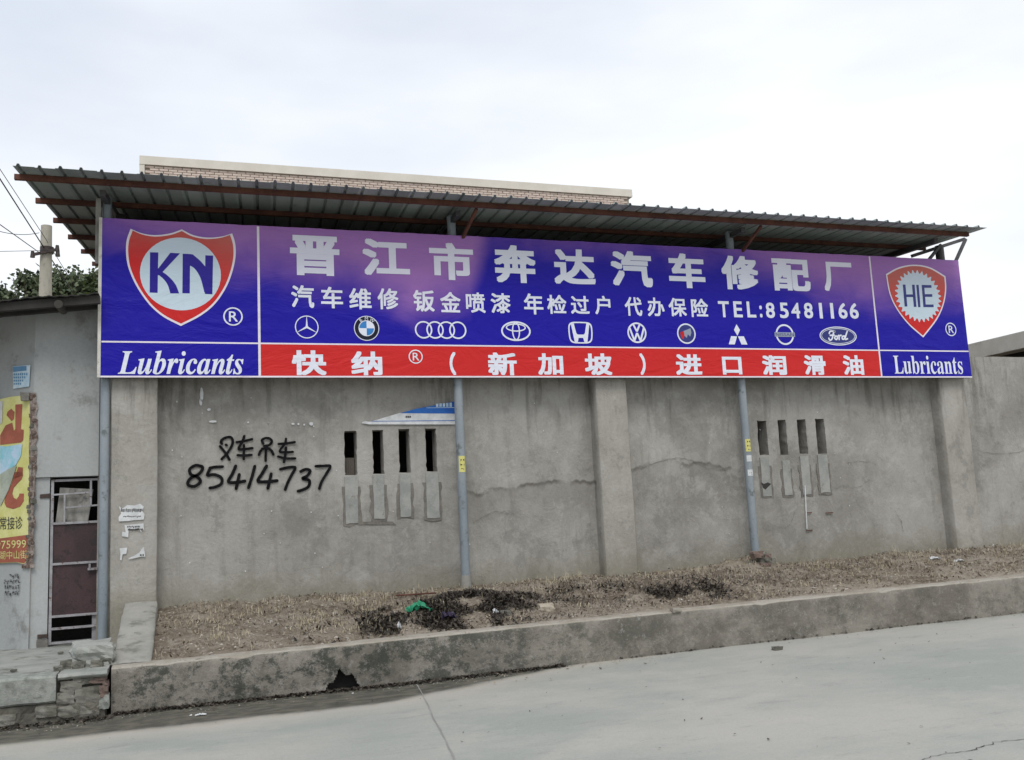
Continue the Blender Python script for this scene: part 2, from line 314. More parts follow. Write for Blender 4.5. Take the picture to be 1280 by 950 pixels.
# ------------------------------------------------------------------ lettering helpers
_gc = {}
def glyph(ch, off=0.0, font_shear=0):
    k = (ch, off, font_shear)
    if k not in _gc:
        c = bpy.data.curves.new('t', 'FONT'); c.body = ch; c.offset = off; c.resolution_u = 3; c.shear = font_shear
        o = bpy.data.objects.new('t', c); C.objects.link(o); bpy.context.view_layer.update()
        m = bpy.data.meshes.new_from_object(o.evaluated_get(bpy.context.evaluated_depsgraph_get()))
        vs = np.array([v.co[:2] for v in m.vertices]); fs = [tuple(p.vertices) for p in m.polygons]
        bpy.data.objects.remove(o); bpy.data.curves.remove(c); bpy.data.meshes.remove(m)
        _gc[k] = (vs, fs)
    return _gc[k]
def glyph_px(mb, ch, bb, D, off=0.0, mi=0, shear=0, tomap=None):
    """fit glyph ch into pixel box bb=(x0,y0,x1,y1) on plane y=D"""
    vs, fs = glyph(ch, 0.0, shear); n0 = len(vs); lo, hi = vs.min(0), vs.max(0)
    lay = np.zeros(n0)
    if off > 0:                                     # heavier weight: the same outline repeated round a small circle
        V, Fs, Ls = [], [], []
        for k in range(9):
            d = np.array([0., 0.]) if k == 8 else off * np.array([(-1, -1, -1, 0, 0, 1, 1, 1)[k % 8], (-1, 0, 1, -1, 1, -1, 0, 1)[k % 8]])
            V.append(vs + d); Fs += [tuple(i + k * n0 for i in f) for f in fs]; Ls.append(np.full(n0, k * .00006))
        vs, fs, lay = np.concatenate(V), Fs, np.concatenate(Ls); lo, hi = lo - off, hi + off
    sz = np.maximum(hi - lo, 1e-6)
    x0, y0, x1, y1 = bb; xm, ym = (x0 + x1) / 2, (y0 + y1) / 2
    X0, X1 = at(x0, ym, D).x, at(x1, ym, D).x; Z0, Z1 = at(xm, y1, D).z, at(xm, y0, D).z
    P = [(X0 + (v[0] - lo[0]) / sz[0] * (X1 - X0), D - l_, Z0 + (v[1] - lo[1]) / sz[1] * (Z1 - Z0)) for v, l_ in zip(vs, lay)]
    if tomap: P = [tomap(p) for p in P]
    mb.add(P, fs, mi)
def poly_px(mb, pts, D, mi=0, conv=None):
    q = [at(*(conv(p) if conv else p), D) for p in pts]; mb.add(q, [tuple(range(len(q)))], mi)
def smooth_pts(p, n=6, closed=False):
    p = [np.array(a, float) for a in p]; out = []
    N = len(p); rg = range(N if closed else N - 1)
    for i in rg:
        a, b, c, d = (p[(i - 1) % N], p[i], p[(i + 1) % N], p[(i + 2) % N]) if closed else (p[max(i - 1, 0)], p[i], p[i + 1], p[min(i + 2, N - 1)])
        for k in range(n):
            t = k / n; out.append(.5 * ((2 * b) + (-a + c) * t + (2 * a - 5 * b + 4 * c - d) * t * t + (-a + 3 * b - 3 * c + d) * t ** 3))
    if not closed: out.append(p[-1])
    return out
def ring(mb, cx, cz, rx, rz, w, D, mi=0, n=36, a0=0, a1=2 * math.pi):
    vs = []; full = abs(a1 - a0 - 2 * math.pi) < 1e-6; m = n if full else n + 1
    for i in range(m):
        t = a0 + (a1 - a0) * i / n
        vs.append((cx + rx * math.cos(t), D, cz + rz * math.sin(t))); vs.append((cx + (rx - w) * math.cos(t), D, cz + (rz - w) * math.sin(t)))
    fs = [(2 * i, 2 * ((i + 1) % m), 2 * ((i + 1) % m) + 1, 2 * i + 1) for i in range(n if full else n)]
    mb.add(vs, fs, mi)
def disc(mb, cx, cz, rx, rz, D, mi=0, n=36, a0=0, a1=2 * math.pi):
    full = abs(a1 - a0 - 2 * math.pi) < 1e-6
    vs = [(cx + rx * math.cos(a0 + (a1 - a0) * i / n), D, cz + rz * math.sin(a0 + (a1 - a0) * i / n)) for i in range(n if full else n + 1)]
    if not full: vs.append((cx, D, cz))
    mb.add(vs, [tuple(range(len(vs)))], mi)
def P2(mb, pts, cx, cz, s, D, mi=0, sz=None):
    sz = s if sz is None else sz
    mb.add([(cx + x * s, D, cz + z * sz) for x, z in pts], [tuple(range(len(pts)))], mi)
def stroke(mb, pts, w, D, mi=0, n=5, jit=0):
    """brush stroke through world (x,z) points on plane y=D with rounded ends"""
    q = smooth_pts(pts, n) if len(pts) > 2 else [np.array(pts[0], float) * (1 - t) + np.array(pts[1], float) * t for t in np.linspace(0, 1, 4)]
    L_, R_ = [], []
    for i, p in enumerate(q):
        d = q[min(i + 1, len(q) - 1)] - q[max(i - 1, 0)]; d = d / (np.linalg.norm(d) + 1e-9); nn = np.array([-d[1], d[0]])
        ww = w / 2 * (1 + random.uniform(-jit, jit)); L_.append(p + nn * ww); R_.append(p - nn * ww)
    for i in range(len(q) - 1):
        mb.add([(a[0], D, a[1]) for a in (L_[i], R_[i], R_[i + 1], L_[i + 1])], [(0, 1, 2, 3)], mi)
    for p, k in ((q[0], 1), (q[-1], 2)):
        disc(mb, p[0], p[1], w / 2, w / 2, D - .0002 * k, mi, 8)
# ------------------------------------------------------------------ terrain functions
def ktop(x): return .415 + .0115 * (max(min(x, 22), -4) + .6)
def road_z(x): 
    return .02 + .011 * max(0, min(x, 22) - 2.0)
def fn(x, y, s, z=0): return noise.noise(Vector((x * s, y * s, z)))
KF, KB, WY = 9.30, 9.60, 11.70
def soil_z(x, y):
    t = max(0, min(1, (y - KB + .05) / (WY - KB)))
    b = ktop(x) - .015 + (.745 - ktop(x)) * t ** .9
    h = .04 * fn(x, y, 1.3) + .030 * fn(x, y, 4, 3) + .022 * fn(x, y, 9, 6)
    pile = .14 * math.exp(-((x - 3.1) / .75) ** 2 - ((y - 10.35) / .45) ** 2) + .07 * math.exp(-((x - 1.9) / .6) ** 2 - ((y - 10.1) / .4) ** 2)
    pile += .09 * math.exp(-((x - 5.6) / .9) ** 2 - ((y - 10.6) / .5) ** 2) + .12 * math.exp(-((x - 7.2) / .35) ** 2 - ((y - 11.5) / .3) ** 2)
    pile += .07 * math.exp(-((x - 10.6) / .8) ** 2 - ((y - 11.2) / .4) ** 2) + .05 * math.exp(-((x - 4.6) / .6) ** 2 - ((y - 11.2) / .4) ** 2)
    e = min(1, t * 6 + .25)
    return b + h * e + pile * e + (-.03 if t < .02 else 0)
# ------------------------------------------------------------------ SETTING: ground, road, soil bed
g = MB(); g.add([(-900, -900, -.25), (900, -900, -.25), (900, 1500, -.25), (-900, 1500, -.25)], [(0, 1, 2, 3)])
tag(g.build('ground', M_SOIL), kind='structure')
xs = list(np.concatenate([np.linspace(-60, -4, 12)[:-1], np.arange(-4, 14, .3), np.linspace(14, 80, 16)])); ys = list(np.concatenate([np.linspace(-14, 3, 8)[:-1], np.arange(3, 9.45, .25), [9.5]]))
m = MB(); idx = {}
vs = [(x, y, road_z(x) + .006 * fn(x, y, .8)) for x in xs for y in ys]
nY = len(ys)
m.add(vs, [(i * nY + j, (i + 1) * nY + j, (i + 1) * nY + j + 1, i * nY + j + 1) for i in range(len(xs) - 1) for j in range(nY - 1)], 0, True)
road = tag(m.build('road', M_ROAD), kind='structure')
def road_line(pts, w, name, mat, n=8, j=.01):
    mb = MB(); q = smooth_pts(pts, n); prev = None
    for i, p in enumerate(q):
        p = p + rng.normal(0, j, 2); d = q[min(i + 1, len(q) - 1)] - q[max(i - 1, 0)]; d /= np.linalg.norm(d); nn = np.array([-d[1], d[0]]); ww = w * random.uniform(.4, 1.2)
        a, b = p + nn * ww, p - nn * ww; z = lambda c: road_z(c[0]) + .006 * fn(c[0], c[1], .8) + .004
        cur = [(a[0], a[1], z(a)), (b[0], b[1], z(b))]
        if prev: mb.add([prev[0], prev[1], cur[1], cur[0]], [(0, 1, 2, 3)])
        prev = cur
    mb.build(name, mat, road)
M_CRACK = worn('crack_filling', (.045, .042, .038), (.07, .065, .06), rough=.95)
M_CRACKL = worn('joint_filling', (.25, .245, .23), (.32, .31, .29), rough=.95)
road_line([(3.9, 4.72), (4.15, 4.80), (4.4, 4.79), (4.65, 4.85), (4.9, 4.84), (5.6, 5.0), (7.0, 5.1)], .004, 'crack', M_CRACK)
road_line([(2.06, 9.2), (1.95, 8.4), (1.8, 7.4), (1.66, 6.45), (1.45, 5.2), (1.2, 3.5)], .006, 'expansion_joint', M_CRACKL, j=.003)
road_line([(3.1, 4.9), (3.5, 4.7), (3.95, 4.72)], .004, 'crack', M_CRACKL)
# soil bed between kerb and wall
xs = np.concatenate([np.arange(-.32, 13, .06), np.arange(13, 22.1, .3)]); ys = np.linspace(KB - .06, WY + .01, 34)
m = MB(); nY = len(ys)
m.add([(x, y, soil_z(x, y)) for x in xs for y in ys], [(i * nY + j, (i + 1) * nY + j, (i + 1) * nY + j + 1, i * nY + j + 1) for i in range(len(xs) - 1) for j in range(nY - 1)], 0, True)
tag(m.build('soil_bed', M_SOIL), kind='structure')
# ------------------------------------------------------------------ kerb wall (long) with drain hole, and the sloping return
def rough_grid(mb, us, vs, f, skip=None, mi=0, smooth=True):
    base = [f(u, v) for u in us for v in vs]; n = len(vs)
    fs = [(i * n + j, (i + 1) * n + j, (i + 1) * n + j + 1, i * n + j + 1) for i in range(len(us) - 1) for j in range(n - 1) if not (skip and skip(i, j))]
    mb.add(base, fs, mi, smooth)
kerb = thing('kerb', 'long raised concrete kerb wall with mossy stains and a drain hole, running along the road edge', 'kerb', (0, KF, 0))
m = MB(); us = np.unique(np.round(np.concatenate([np.arange(-.62, 1.19, .05), np.arange(1.2, 1.555, .012), np.arange(1.6, 22, .05)]), 4))
prof = lambda x: [(KF + .02, -.2), *[(KF + .01 - .0004 * q_, .0125 * q_) for q_ in range(21)], (KF, .31), (KF, ktop(x) - .06), (KF + .002, ktop(x) - .022), (KF + .014, ktop(x) - .004), (KF + .05, ktop(x)), (KF + .13, ktop(x) + .003), (KF + .22, ktop(x)), (KB - .015, ktop(x) - .006), (KB, ktop(x) - .05), (KB, ktop(x) - .3)]
def kf(u, v):
    y, z = prof(u)[int(v)]
    chip = max(0, fn(u, 0, 3.1, 9) - .25) * .09 if 22 <= v <= 26 else 0
    return (u, y + .010 * fn(u, z, 5) + .006 * fn(u, z, 17, 2) + chip + .012 * fn(u, 0, .6, 4), z + .006 * fn(u, y, 6, 5) - chip * .6)
HX = (1.22, 1.535)
def skip(i, j):
    x = us[i]; top = .205 - abs(x - 1.375) ** 1.5 * 2.2 + .05 * fn(x, 1, 16) + .03 * fn(x, 2, 40)
    return HX[0] < x < HX[1] and prof(x)[j + 1][1] <= max(.05, top)
NPR = len(prof(0)); rough_grid(m, us, range(NPR), kf, skip)
e0 = [kf(us[0], v) for v in range(NPR)]; m.add(e0, [tuple(range(NPR))])
m.build('kerb_face', M_KERB, kerb)
m = MB(); rough_grid(m, np.linspace(1.15, 1.60, 7), np.linspace(-.1, .26, 5), lambda u, v: (u, KF + .16 + .03 * fn(u, v, 8), v))
for x in (1.17, 1.60): m.add([(x, KF + .06, -.1), (x, KF + .17, -.1), (x, KF + .17, .26), (x, KF + .06, .26)], [(0, 1, 2, 3)])
m.add([(1.17, KF + .06, .245), (1.60, KF + .06, .245), (1.60, KF + .17, .245), (1.17, KF + .17, .245)], [(0, 1, 2, 3)])
m.build('drain_hole', M_DARK, kerb)
# return
ret = thing('kerb_ramp', 'narrow sloping concrete strip running from the front kerb up to the leftmost pillar', 'kerb', (-.46, 9.6, .2))
m = MB(); sl_ = lambda y: .418 + (y - 9.5) / (11.48 - 9.5) * .405
us2 = np.arange(9.50, 11.47, .07)
pr = [(-.635, .1), (-.635, .3), (-.634, None, -.014), (-.625, None, -.002), (-.58, None, 0), (-.46, None, .003), (-.35, None, 0), (-.306, None, -.003), (-.30, None, -.02), (-.30, None, -.3)]
def rf(u, v):
    p = pr[int(v)]; z = p[1] if len(p) == 2 else sl_(u) + p[2]
    return (p[0] + .010 * fn(u, z, 5, 1) + .005 * fn(u, z, 18), u, z + .007 * fn(p[0], u, 4, 7) - (.008 if abs(u - 10.25) < .04 or abs(u - 10.9) < .04 else 0) + (.004 if u > 10.25 else 0))
rough_grid(m, us2, range(10), rf)
m.build('ramp_slab', M_KERB if False else worn('ramp_concrete', (.30, .295, .265), (.37, .36, .325), sc=3, rough=.93, bump=.008, bsc=40, c3=(.19, .19, .16), c3t=(.52, .66), c3sc=5), ret)
# ------------------------------------------------------------------ main wall
wall = thing('compound_wall', 'long weathered grey cement-rendered wall with two rows of narrow vent slots under the big sign', 'wall', (5, WY, 0))
holes = [(1.82, 1.97, 2.14, 2.68), (2.165, 2.30, 2.145, 2.685), (2.49, 2.63, 2.15, 2.685), (2.83, 2.97, 2.155, 2.69),
         (7.64, 7.79, 2.235, 2.72), (7.98, 8.115, 2.235, 2.725), (8.30, 8.45, 2.235, 2.73), (8.61, 8.765, 2.23, 2.735)]
xc = sorted(set([round(x, 3) for x in np.arange(-.94, 22, .24)] + [h[i] for h in holes for i in (0, 1)]))
zc = sorted(set([round(z, 3) for z in np.arange(-.2, 2.1, .24)] + [2.19, 2.29, 2.35, 2.41, 2.47, 2.53, 2.59, 2.64, 2.80, 3.0, 3.24, 3.48] + [3.67] + [h[i] for h in holes for i in (2, 3)]))
def is_hole(x, z): return any(h[0] < x < h[1] and h[2] < z < h[3] for h in holes)
m = MB(); nZ = len(zc); TH = .22
_hj = lambda x, z, o: (.010 * fn(x, z, 23, o) + .006 * fn(x, z, 60, o + 3)) if any(h[0] - .01 < x < h[1] + .01 and h[2] - .01 < z < h[3] + .01 for h in holes) else 0
fr = [(x + _hj(x, z, 1), WY + .010 * fn(x, z, .9) + .005 * fn(x, z, 3, 4), z + _hj(x, z, 9) + (.012 * fn(x, 0, 2.2) if z > 3.6 else 0)) for x in xc for z in zc]
bk = [(x, WY + TH, z) for x in xc for z in zc]; NF = len(fr); fs = []
for i in range(len(xc) - 1):
    for j in range(nZ - 1):
        a = (i * nZ + j, (i + 1) * nZ + j, (i + 1) * nZ + j + 1, i * nZ + j + 1)
        cx_, cz_ = (xc[i] + xc[i + 1]) / 2, (zc[j] + zc[j + 1]) / 2
        if not is_hole(cx_, cz_):
            fs.append(a); fs.append(tuple(NF + k for k in reversed(a)))
            for (di, dj, e) in ((-1, 0, (a[0], a[3])), (1, 0, (a[2], a[1])), (0, -1, (a[1], a[0])), (0, 1, (a[3], a[2]))):
                ii, jj = i + di, j + dj
                edge = not (0 <= ii < len(xc) - 1 and 0 <= jj < nZ - 1)
                if edge or is_hole((xc[ii] + xc[ii + 1]) / 2, (zc[jj] + zc[jj + 1]) / 2):
                    fs.append((e[0], e[1], NF + e[1], NF + e[0]))
m.add(fr + bk, fs); m.build('rendered_face', M_WALL, wall)
def pillar(x0, x1, yf, z1=3.66, base=-.1):
    m = MB(); zs = np.arange(base, z1 + .01, .12); c = .012
    prf = [(x0, WY + .02), (x0, yf + .1), (x0 + .0, yf + c), (x0 + c, yf), ((x0 + x1) / 2, yf), (x1 - c, yf), (x1, yf + c), (x1, yf + .1), (x1, WY + .02)]
    def f(u, v):
        p = prf[int(v)]; k = .007 if 1 < v < 7 else .003
        return (p[0] + k * fn(u, p[0], 1.5) + .004 * fn(u, p[0], 9, 2), p[1] + k * fn(u, p[0], 2, 5), u)
    rough_grid(m, zs, range(9), f)
    m.add([(x0, yf, z1), (x1, yf, z1), (x1, WY, z1), (x0, WY, z1)], [(0, 1, 2, 3)])
    return m.build('pillar', M_WALL, wall)
pillar(-.79, -.31, 11.48); pillar(5.09, 5.535, 11.48); pillar(10.72, 11.20, 11.48); pillar(16.6, 17.1, 11.48)
# cement patches under the slots
def rough_poly(x0, x1, z0, z1, j, n=7, slant=0):
    p = []
    for k in range(n): p.append((x0 + random.uniform(-j, j) * .7 + slant, z1 - (z1 - z0) * k / n))
    for k in range(3): p.append((x0 + (x1 - x0) * k / 3, z0 + random.uniform(-j, j)))
    for k in range(n): p.append((x1 + random.uniform(-j, j) * .7 + slant, z0 + (z1 - z0) * k / n))
    for k in range(3): p.append((x1 + (x0 - x1) * k / 3, z1 + random.uniform(-j, j) * .3))
    return p
def slab_poly(mb, p, D, t, mi=0):
    n = len(p); mb.add([(a, D, b) for a, b in p] + [(a, D + t, b) for a, b in p], [tuple(range(n))] + [(i, (i + 1) % n, n + (i + 1) % n, n + i) for i in range(n)], mi)
pt = [(1.815, 1.965, 1.56, 2.125), (2.155, 2.29, 1.60, 2.13), (2.48, 2.615, 1.61, 2.135), (2.815, 2.975, 1.58, 2.14),
      (7.63, 7.77, 1.66, 2.20), (7.985, 8.11, 1.66, 2.15), (8.29, 8.43, 1.66, 2.20), (8.59, 8.75, 1.67, 2.21)]
for k, (a, b, c, d) in enumerate(pt):
    m = MB(); slab_poly(m, rough_poly(a - .035, b + .035, c - .03, d - .12, .02), WY - .009, .03); m.build('rough_mortar', M_PATCHD, wall)
    m = MB(); slab_poly(m, rough_poly(a, b, c, d, .006), WY - .016, .03); m.build('cement_patch', M_PATCH, wall)
m = MB(); slab_poly(m, [(2.0, 1.575), (2.38, 1.56), (2.42, 1.52), (1.98, 1.54)], WY - .012, .02); m.build('rough_mortar', M_PATCHD, wall)
m = MB(); slab_poly(m, [(at(951 + a, 607 + b, WY).x, at(951 + a, 607 + b, WY).z) for a, b in ((0, -4), (3, -2), (8, -4), (12, -2), (9, 1), (5, 5), (2, 3))], WY - .0175, .004); m.build('hole', M_DARK, wall)
m = MB(); slab_poly(m, [(1.83, 2.145), (1.96, 2.145), (1.96, 2.36), (1.83, 2.36)], WY + .15, .03)
for k in range(5): m.box(1.835 + k * .026, 1.845 + k * .026, WY + .14, WY + .15, 2.145, 2.36)
m.build('ribbed_filler', worn('brown_filler', (.10, .085, .07), (.15, .13, .11)), wall)
# plaster flecks and traces of old posters
m = MB()
def fleck(px, py, w, h, j=.35):
    c = at(px, py, WY); n = 8
    m.add([(c.x + w / 200 * math.cos(6.28 * k / n) * random.uniform(1 - j, 1), WY - .014, c.z + h / 200 * math.sin(6.28 * k / n) * random.uniform(1 - j, 1)) for k in range(n)], [tuple(range(n))])
for a in [(252, 492, 5, 22), (251, 503, 4, 10), (261, 512, 5, 4), (266, 527, 12, 3), (310, 528, 3, 2), (335, 529, 2, 2), (366, 530, 5, 3), (373, 530, 3, 3), (380, 531, 3, 3), (389, 530, 6, 5), (392, 533, 2, 2), (456, 528, 10, 3)]: fleck(*a)
for k in range(26): fleck(random.uniform(210, 720), random.uniform(495, 720), random.uniform(1, 2.2), random.uniform(1, 2.2))
for k in range(14): fleck(random.uniform(795, 1150), random.uniform(500, 690), random.uniform(1, 2.2), random.uniform(1, 2.2))
m.build('plaster_flecks', M_PAPER, wall, kind='stuff')
m = MB(); a, b = at(1004.5, 607, WY), at(1007, 661, WY)
m.tube((a.x, WY - .03, a.z), (b.x, WY - .03, b.z), .009, 8, 0); m.build('thin_drain_tube', M_PAPER, wall)
for (px, py) in ((1007, 641), (1008, 663)):
    c = at(px, py, WY); m = MB(); m.bar((c.x - .02, WY - .03, c.z), (c.x + .09, WY - .015, c.z), .012, .012); m.build('tube_bracket', M_RUST, wall)
c = at(1035, 641, WY); m = MB(); m.bar((c.x - .05, WY - .02, c.z), (c.x + .07, WY - .02, c.z), .015, .012); m.build('tube_bracket', M_RUST, wall)
def wall_crack(pts, w=.004):
    mb = MB(); q = smooth_pts(pts, 7); prev = None
    for i, p in enumerate(q):
        p = p + rng.normal(0, .006, 2); d = q[min(i + 1, len(q) - 1)] - q[max(i - 1, 0)]; d /= np.linalg.norm(d); nn = np.array([-d[1], d[0]]); ww = w * random.uniform(.2, 1.0)
        a, b = p + nn * ww, p - nn * ww; cur = [(a[0], WY - .0135, a[1]), (b[0], WY - .0135, b[1])]
        if prev: mb.add([prev[0], prev[1], cur[1], cur[0]], [(0, 1, 2, 3)])
        prev = cur
    mb.build('render_crack', worn('crack_shadow', (.15, .142, .125), (.21, .20, .18), sc=20) if 'crack_shadow' not in bpy.data.materials else bpy.data.materials['crack_shadow'], wall)
for c_ in ([(8.85, 1.72), (9.0, 1.76), (9.2, 1.72), (9.45, 1.83)], [(9.95, 1.05), (9.93, 1.2), (9.84, 1.35)], [(7.95, 1.2), (8.05, 1.28), (8.12, 1.42)], [(9.1, 2.08), (9.35, 2.10), (9.6, 2.05)], [(3.4, 1.5), (3.7, 1.62), (3.95, 1.58)],
           [(5.75, 2.1), (6.1, 2.2), (6.45, 2.22), (6.8, 2.08), (7.1, 2.05)], [(11.5, 2.2), (12.0, 2.14), (12.5, 2.2)]): wall_crack(c_)
# spray painted writing
def graf(conv, strokes, w, name='painted_character'):
    m = MB()
    for i, st in enumerate(strokes):
        p = [at(*conv(q), WY - .018) for q in st]; stroke(m, [(v.x, v.z) for v in p], w * random.uniform(.92, 1.08), WY - .018 - .0006 * i, 0, 8, .05)
    m.build(name, M_BLACK, wall)
cv = lambda p: (220 + p[0] / 6.095, 530 + p[1] / 6.1)
g1 = [[[(345, 125), (375, 105), (415, 100), (432, 125), (425, 165), (395, 215), (348, 268)], [(335, 170), (365, 205), (390, 240), (408, 272)], [(380, 158), (386, 162)], [(348, 128), (342, 140), (350, 150)]],
      [[(462, 138), (520, 130), (580, 115)], [(520, 92), (508, 130), (478, 190), (530, 190), (582, 184)], [(470, 238), (520, 240), (575, 236)], [(518, 160), (517, 215), (516, 268)]],
      [[(665, 150), (655, 125), (680, 108), (715, 112), (730, 135), (710, 160), (672, 168)], [(690, 165), (684, 220), (683, 280)], [(650, 200), (640, 212), (632, 235)], [(655, 190), (700, 185), (728, 205), (742, 232)]],
      [[(782, 152), (840, 148), (905, 138)], [(838, 112), (830, 148), (790, 208), (840, 215), (890, 212)], [(778, 248), (840, 262), (908, 262)], [(838, 180), (832, 240), (822, 290)]]]
for s_ in g1: graf(cv, s_, .030)
g2 = [[[(200, 325), (150, 315), (105, 345), (115, 385), (165, 405), (185, 440), (140, 475), (90, 460), (110, 415), (175, 380), (203, 340), (195, 322)]],
      [[(355, 325), (300, 328), (258, 335)], [(262, 335), (240, 390), (290, 385), (345, 410), (345, 455), (300, 480), (258, 488)]],
      [[(455, 320), (430, 380), (400, 440), (460, 445), (525, 435)], [(482, 385), (470, 440), (458, 492)]],
      [[(600, 322), (580, 400), (552, 485)]],
      [[(690, 320), (655, 380), (625, 435), (690, 440), (770, 432)], [(725, 380), (712, 440), (700, 490)]],
      [[(795, 345), (850, 332), (908, 332), (880, 390), (850, 450), (832, 500)]],
      [[(950, 362), (990, 345), (1022, 358), (1000, 395), (965, 415), (1015, 430), (1010, 475), (970, 500), (930, 512)]],
      [[(1065, 322), (1120, 320), (1175, 322), (1145, 380), (1110, 440), (1092, 492)]]]
for s_ in g2: graf(cv, s_, .036, 'painted_digit')
# torn poster remnant next to the pipe
tp = thing('torn_poster', 'torn blue and white triangular poster remnant on the wall above the left row of slots', 'poster', at(520, 525, WY - .02))
m = MB(); slab_poly(m, [(v.x, v.z) for v in (at(*q, WY - .020) for q in [(462, 530.5), (452, 529), (454, 527), (463, 527), (480, 522), (500, 516), (520, 513), (538, 508.5), (552, 505), (569, 502), (569, 530.5)])], WY - .020, .004); m.build('paper', M_PAPER, tp)
m = MB(); poly_px(m, [(500, 516.5), (520, 511), (536, 508), (552, 505), (569, 501.5), (569, 517)], WY - .022); m.build('blue_band', M_PBLUE, tp)
m = MB(); poly_px(m, [(533, 509.5), (569, 509), (569, 509.8), (533, 510)], WY - .0235); poly_px(m, [(464, 526.2), (569, 525.2), (569, 526), (464, 526.8)], WY - .0235, 1)
for k in range(5): poly_px(m, [(545 + k * 4.2, 504.6 - k * .3), (548 + k * 4.2, 504.4 - k * .3), (548 + k * 4.2, 508.4), (545 + k * 4.2, 508.5)], WY - .0235)
for k in range(3): poly_px(m, [(507 + k * 2.4, 520), (508.8 + k * 2.4, 519.8), (508.8 + k * 2.4, 522), (507 + k * 2.4, 522.2)], WY - .0235, 2)
m.build('printed_marks', [M_PLIGHT, M_PBLUE, M_INK], tp)
# torn notices on the leftmost pillar
def notice(label, outline, rows, D=11.463):
    t = thing('paper_notice', label, 'notice', at(outline[0][0], outline[0][1], D))
    m = MB(); slab_poly(m, [(v.x, v.z) for v in (at(*q, D) for q in outline)], D, .002); m.build('paper', M_PAPER, t)
    m = MB()
    for (x0, x1, y, h, st) in rows:
        x = x0
        while x < x1:
            w = random.uniform(.8, 1.7) * st
            yy = y + random.uniform(-.5, .5); poly_px(m, [(x, yy), (x + w, yy - .1), (x + w, yy + h * random.uniform(.6, 1)), (x, yy + h * random.uniform(.6, 1))], D - .0015)
            x += w + random.uniform(.4, .9) * st
    m.build('print', M_INK, t)
q = lambda pts: [(140 + a / 10.55, 620 + b / 10.55) for a, b in pts]
notice('upper torn white phone notice pasted on the leftmost pillar', q([(90, 130), (130, 170), (200, 120), (300, 125), (370, 100), (420, 140), (400, 200), (430, 240), (420, 310), (300, 318), (210, 330), (90, 335), (85, 280), (120, 230)]), [(151, 178, 636, 4.5, 1), (154, 176, 645, 1.6, .8)])
notice('middle torn white notice with ragged lower edge on the leftmost pillar', q([(165, 385), (300, 370), (415, 362), (425, 460), (400, 420), (385, 485), (350, 420), (300, 440), (220, 430), (215, 545), (130, 530), (135, 470), (180, 480)]), [(159, 175, 657.5, 2.2, .9), (160, 177, 661, 2.4, .9)])
notice('lowest torn notice, mostly ripped away, on the leftmost pillar', q([(420, 670), (440, 800), (380, 800), (300, 820), (210, 835), (230, 815), (300, 785), (360, 745), (390, 700)]), [(175, 180, 692.5, 2.4, 1.5)])
m = MB(); poly_px(m, q([(100, 690), (200, 680), (190, 760), (140, 770), (125, 850), (105, 840), (110, 760)]), 11.465); m.build('paper_scrap', M_PAPER, wall)
# ------------------------------------------------------------------ canopy posts (steel pipes)
def pipe_post(x, zb, label, zt=5.40, stickers=(), foot=False, y=11.50, r=.056, mat=M_PIPE):
    t = thing('steel_post', label, 'post', (x, y, zb), 'steel pipe posts carrying the canopy')
    m = MB(); zs = [zb - .1, zb + .6, 1.6, 2.4, 3.2, 4.0, zt]; n = 20
    vs = [(x + r * math.cos(6.2832 * k / n) + .002 * fn(x, z, 2), y + r * math.sin(6.2832 * k / n), z) for z in zs for k in range(n)]
    m.add(vs, [(a * n + k, a * n + (k + 1) % n, (a + 1) * n + (k + 1) % n, (a + 1) * n + k) for a in range(len(zs) - 1) for k in range(n)], 0, True)
    m.build('pipe', mat, t)
    if foot: m = MB(); m.tube((x, y, zb - .1), (x, y, zb + .13), r + .015, 16, 0, r + .004); m.build('cement_collar', M_PIPEFOOT, t)
    for (zc_, h, mt, marks) in stickers:
        m = MB(); a0, a1 = -2.35, -.85; rr = r + .0022; k = 8
        vs = [(x + rr * math.cos(a0 + (a1 - a0) * i / k), y + rr * math.sin(a0 + (a1 - a0) * i / k), z) for z in (zc_ - h / 2, zc_ + h / 2) for i in range(k + 1)]
        m.add(vs, [(i, i + 1, k + 2 + i, k + 1 + i) for i in range(k)], 0, True); st = m.build('sticker', mt, t)
        if marks:
            m = MB()
            def wrap(p): 
                u = (p[0] - x) / rr; an = -1.5708 + u; return (x + (rr + .001) * math.cos(an), y + (rr + .001) * math.sin(an), p[2])
            for (u0, v0, u1, v1) in marks:
                P = [wrap((x + u0, 0, zc_ + v0)), wrap((x + u1, 0, zc_ + v0)), wrap((x + u1, 0, zc_ + v1)), wrap((x + u0, 0, zc_ + v1))]; m.add(P, [(0, 1, 2, 3)])
            m.build('print', M_INK, st)
    return t
mk = [(-.022, .03, .03, .042), (-.022, .042, -.008, .06), (.008, .042, .03, .06), (-.026, .0, .032, .014), (-.026, -.016, -.006, 0), (.004, -.018, .032, 0), (-.02, -.03, .03, -.024), (-.03, .066, .03, .07), (-.015, -.062, .0, -.05), (.01, -.07, .02, -.055)]
pipe_post(-.86, .42, 'blue-grey steel pipe post beside the narrow maroon gate', r=.05)
pipe_post(3.225, .74, 'blue-grey steel pipe post with one yellow sticker, beside the left row of slots', stickers=[(2.22, .20, M_STK, mk)], foot=True)
pipe_post(7.31, .80, 'blue-grey steel pipe post with yellow and white stickers, beside the right row of slots', stickers=[(2.36, .17, M_STK, mk), (2.18, .085, M_PAPER, None), (1.985, .085, M_PAPER, [(-.02, -.01, .01, .005), (.0, -.03, .03, -.015)])], foot=True)
pipe_post(11.12, 3.60, 'dark steel pipe post on the rightmost pillar, rising behind the sign end', y=11.6, r=.065, mat=M_DSTEEL)
m = MB()
for k in range(7):
    pass
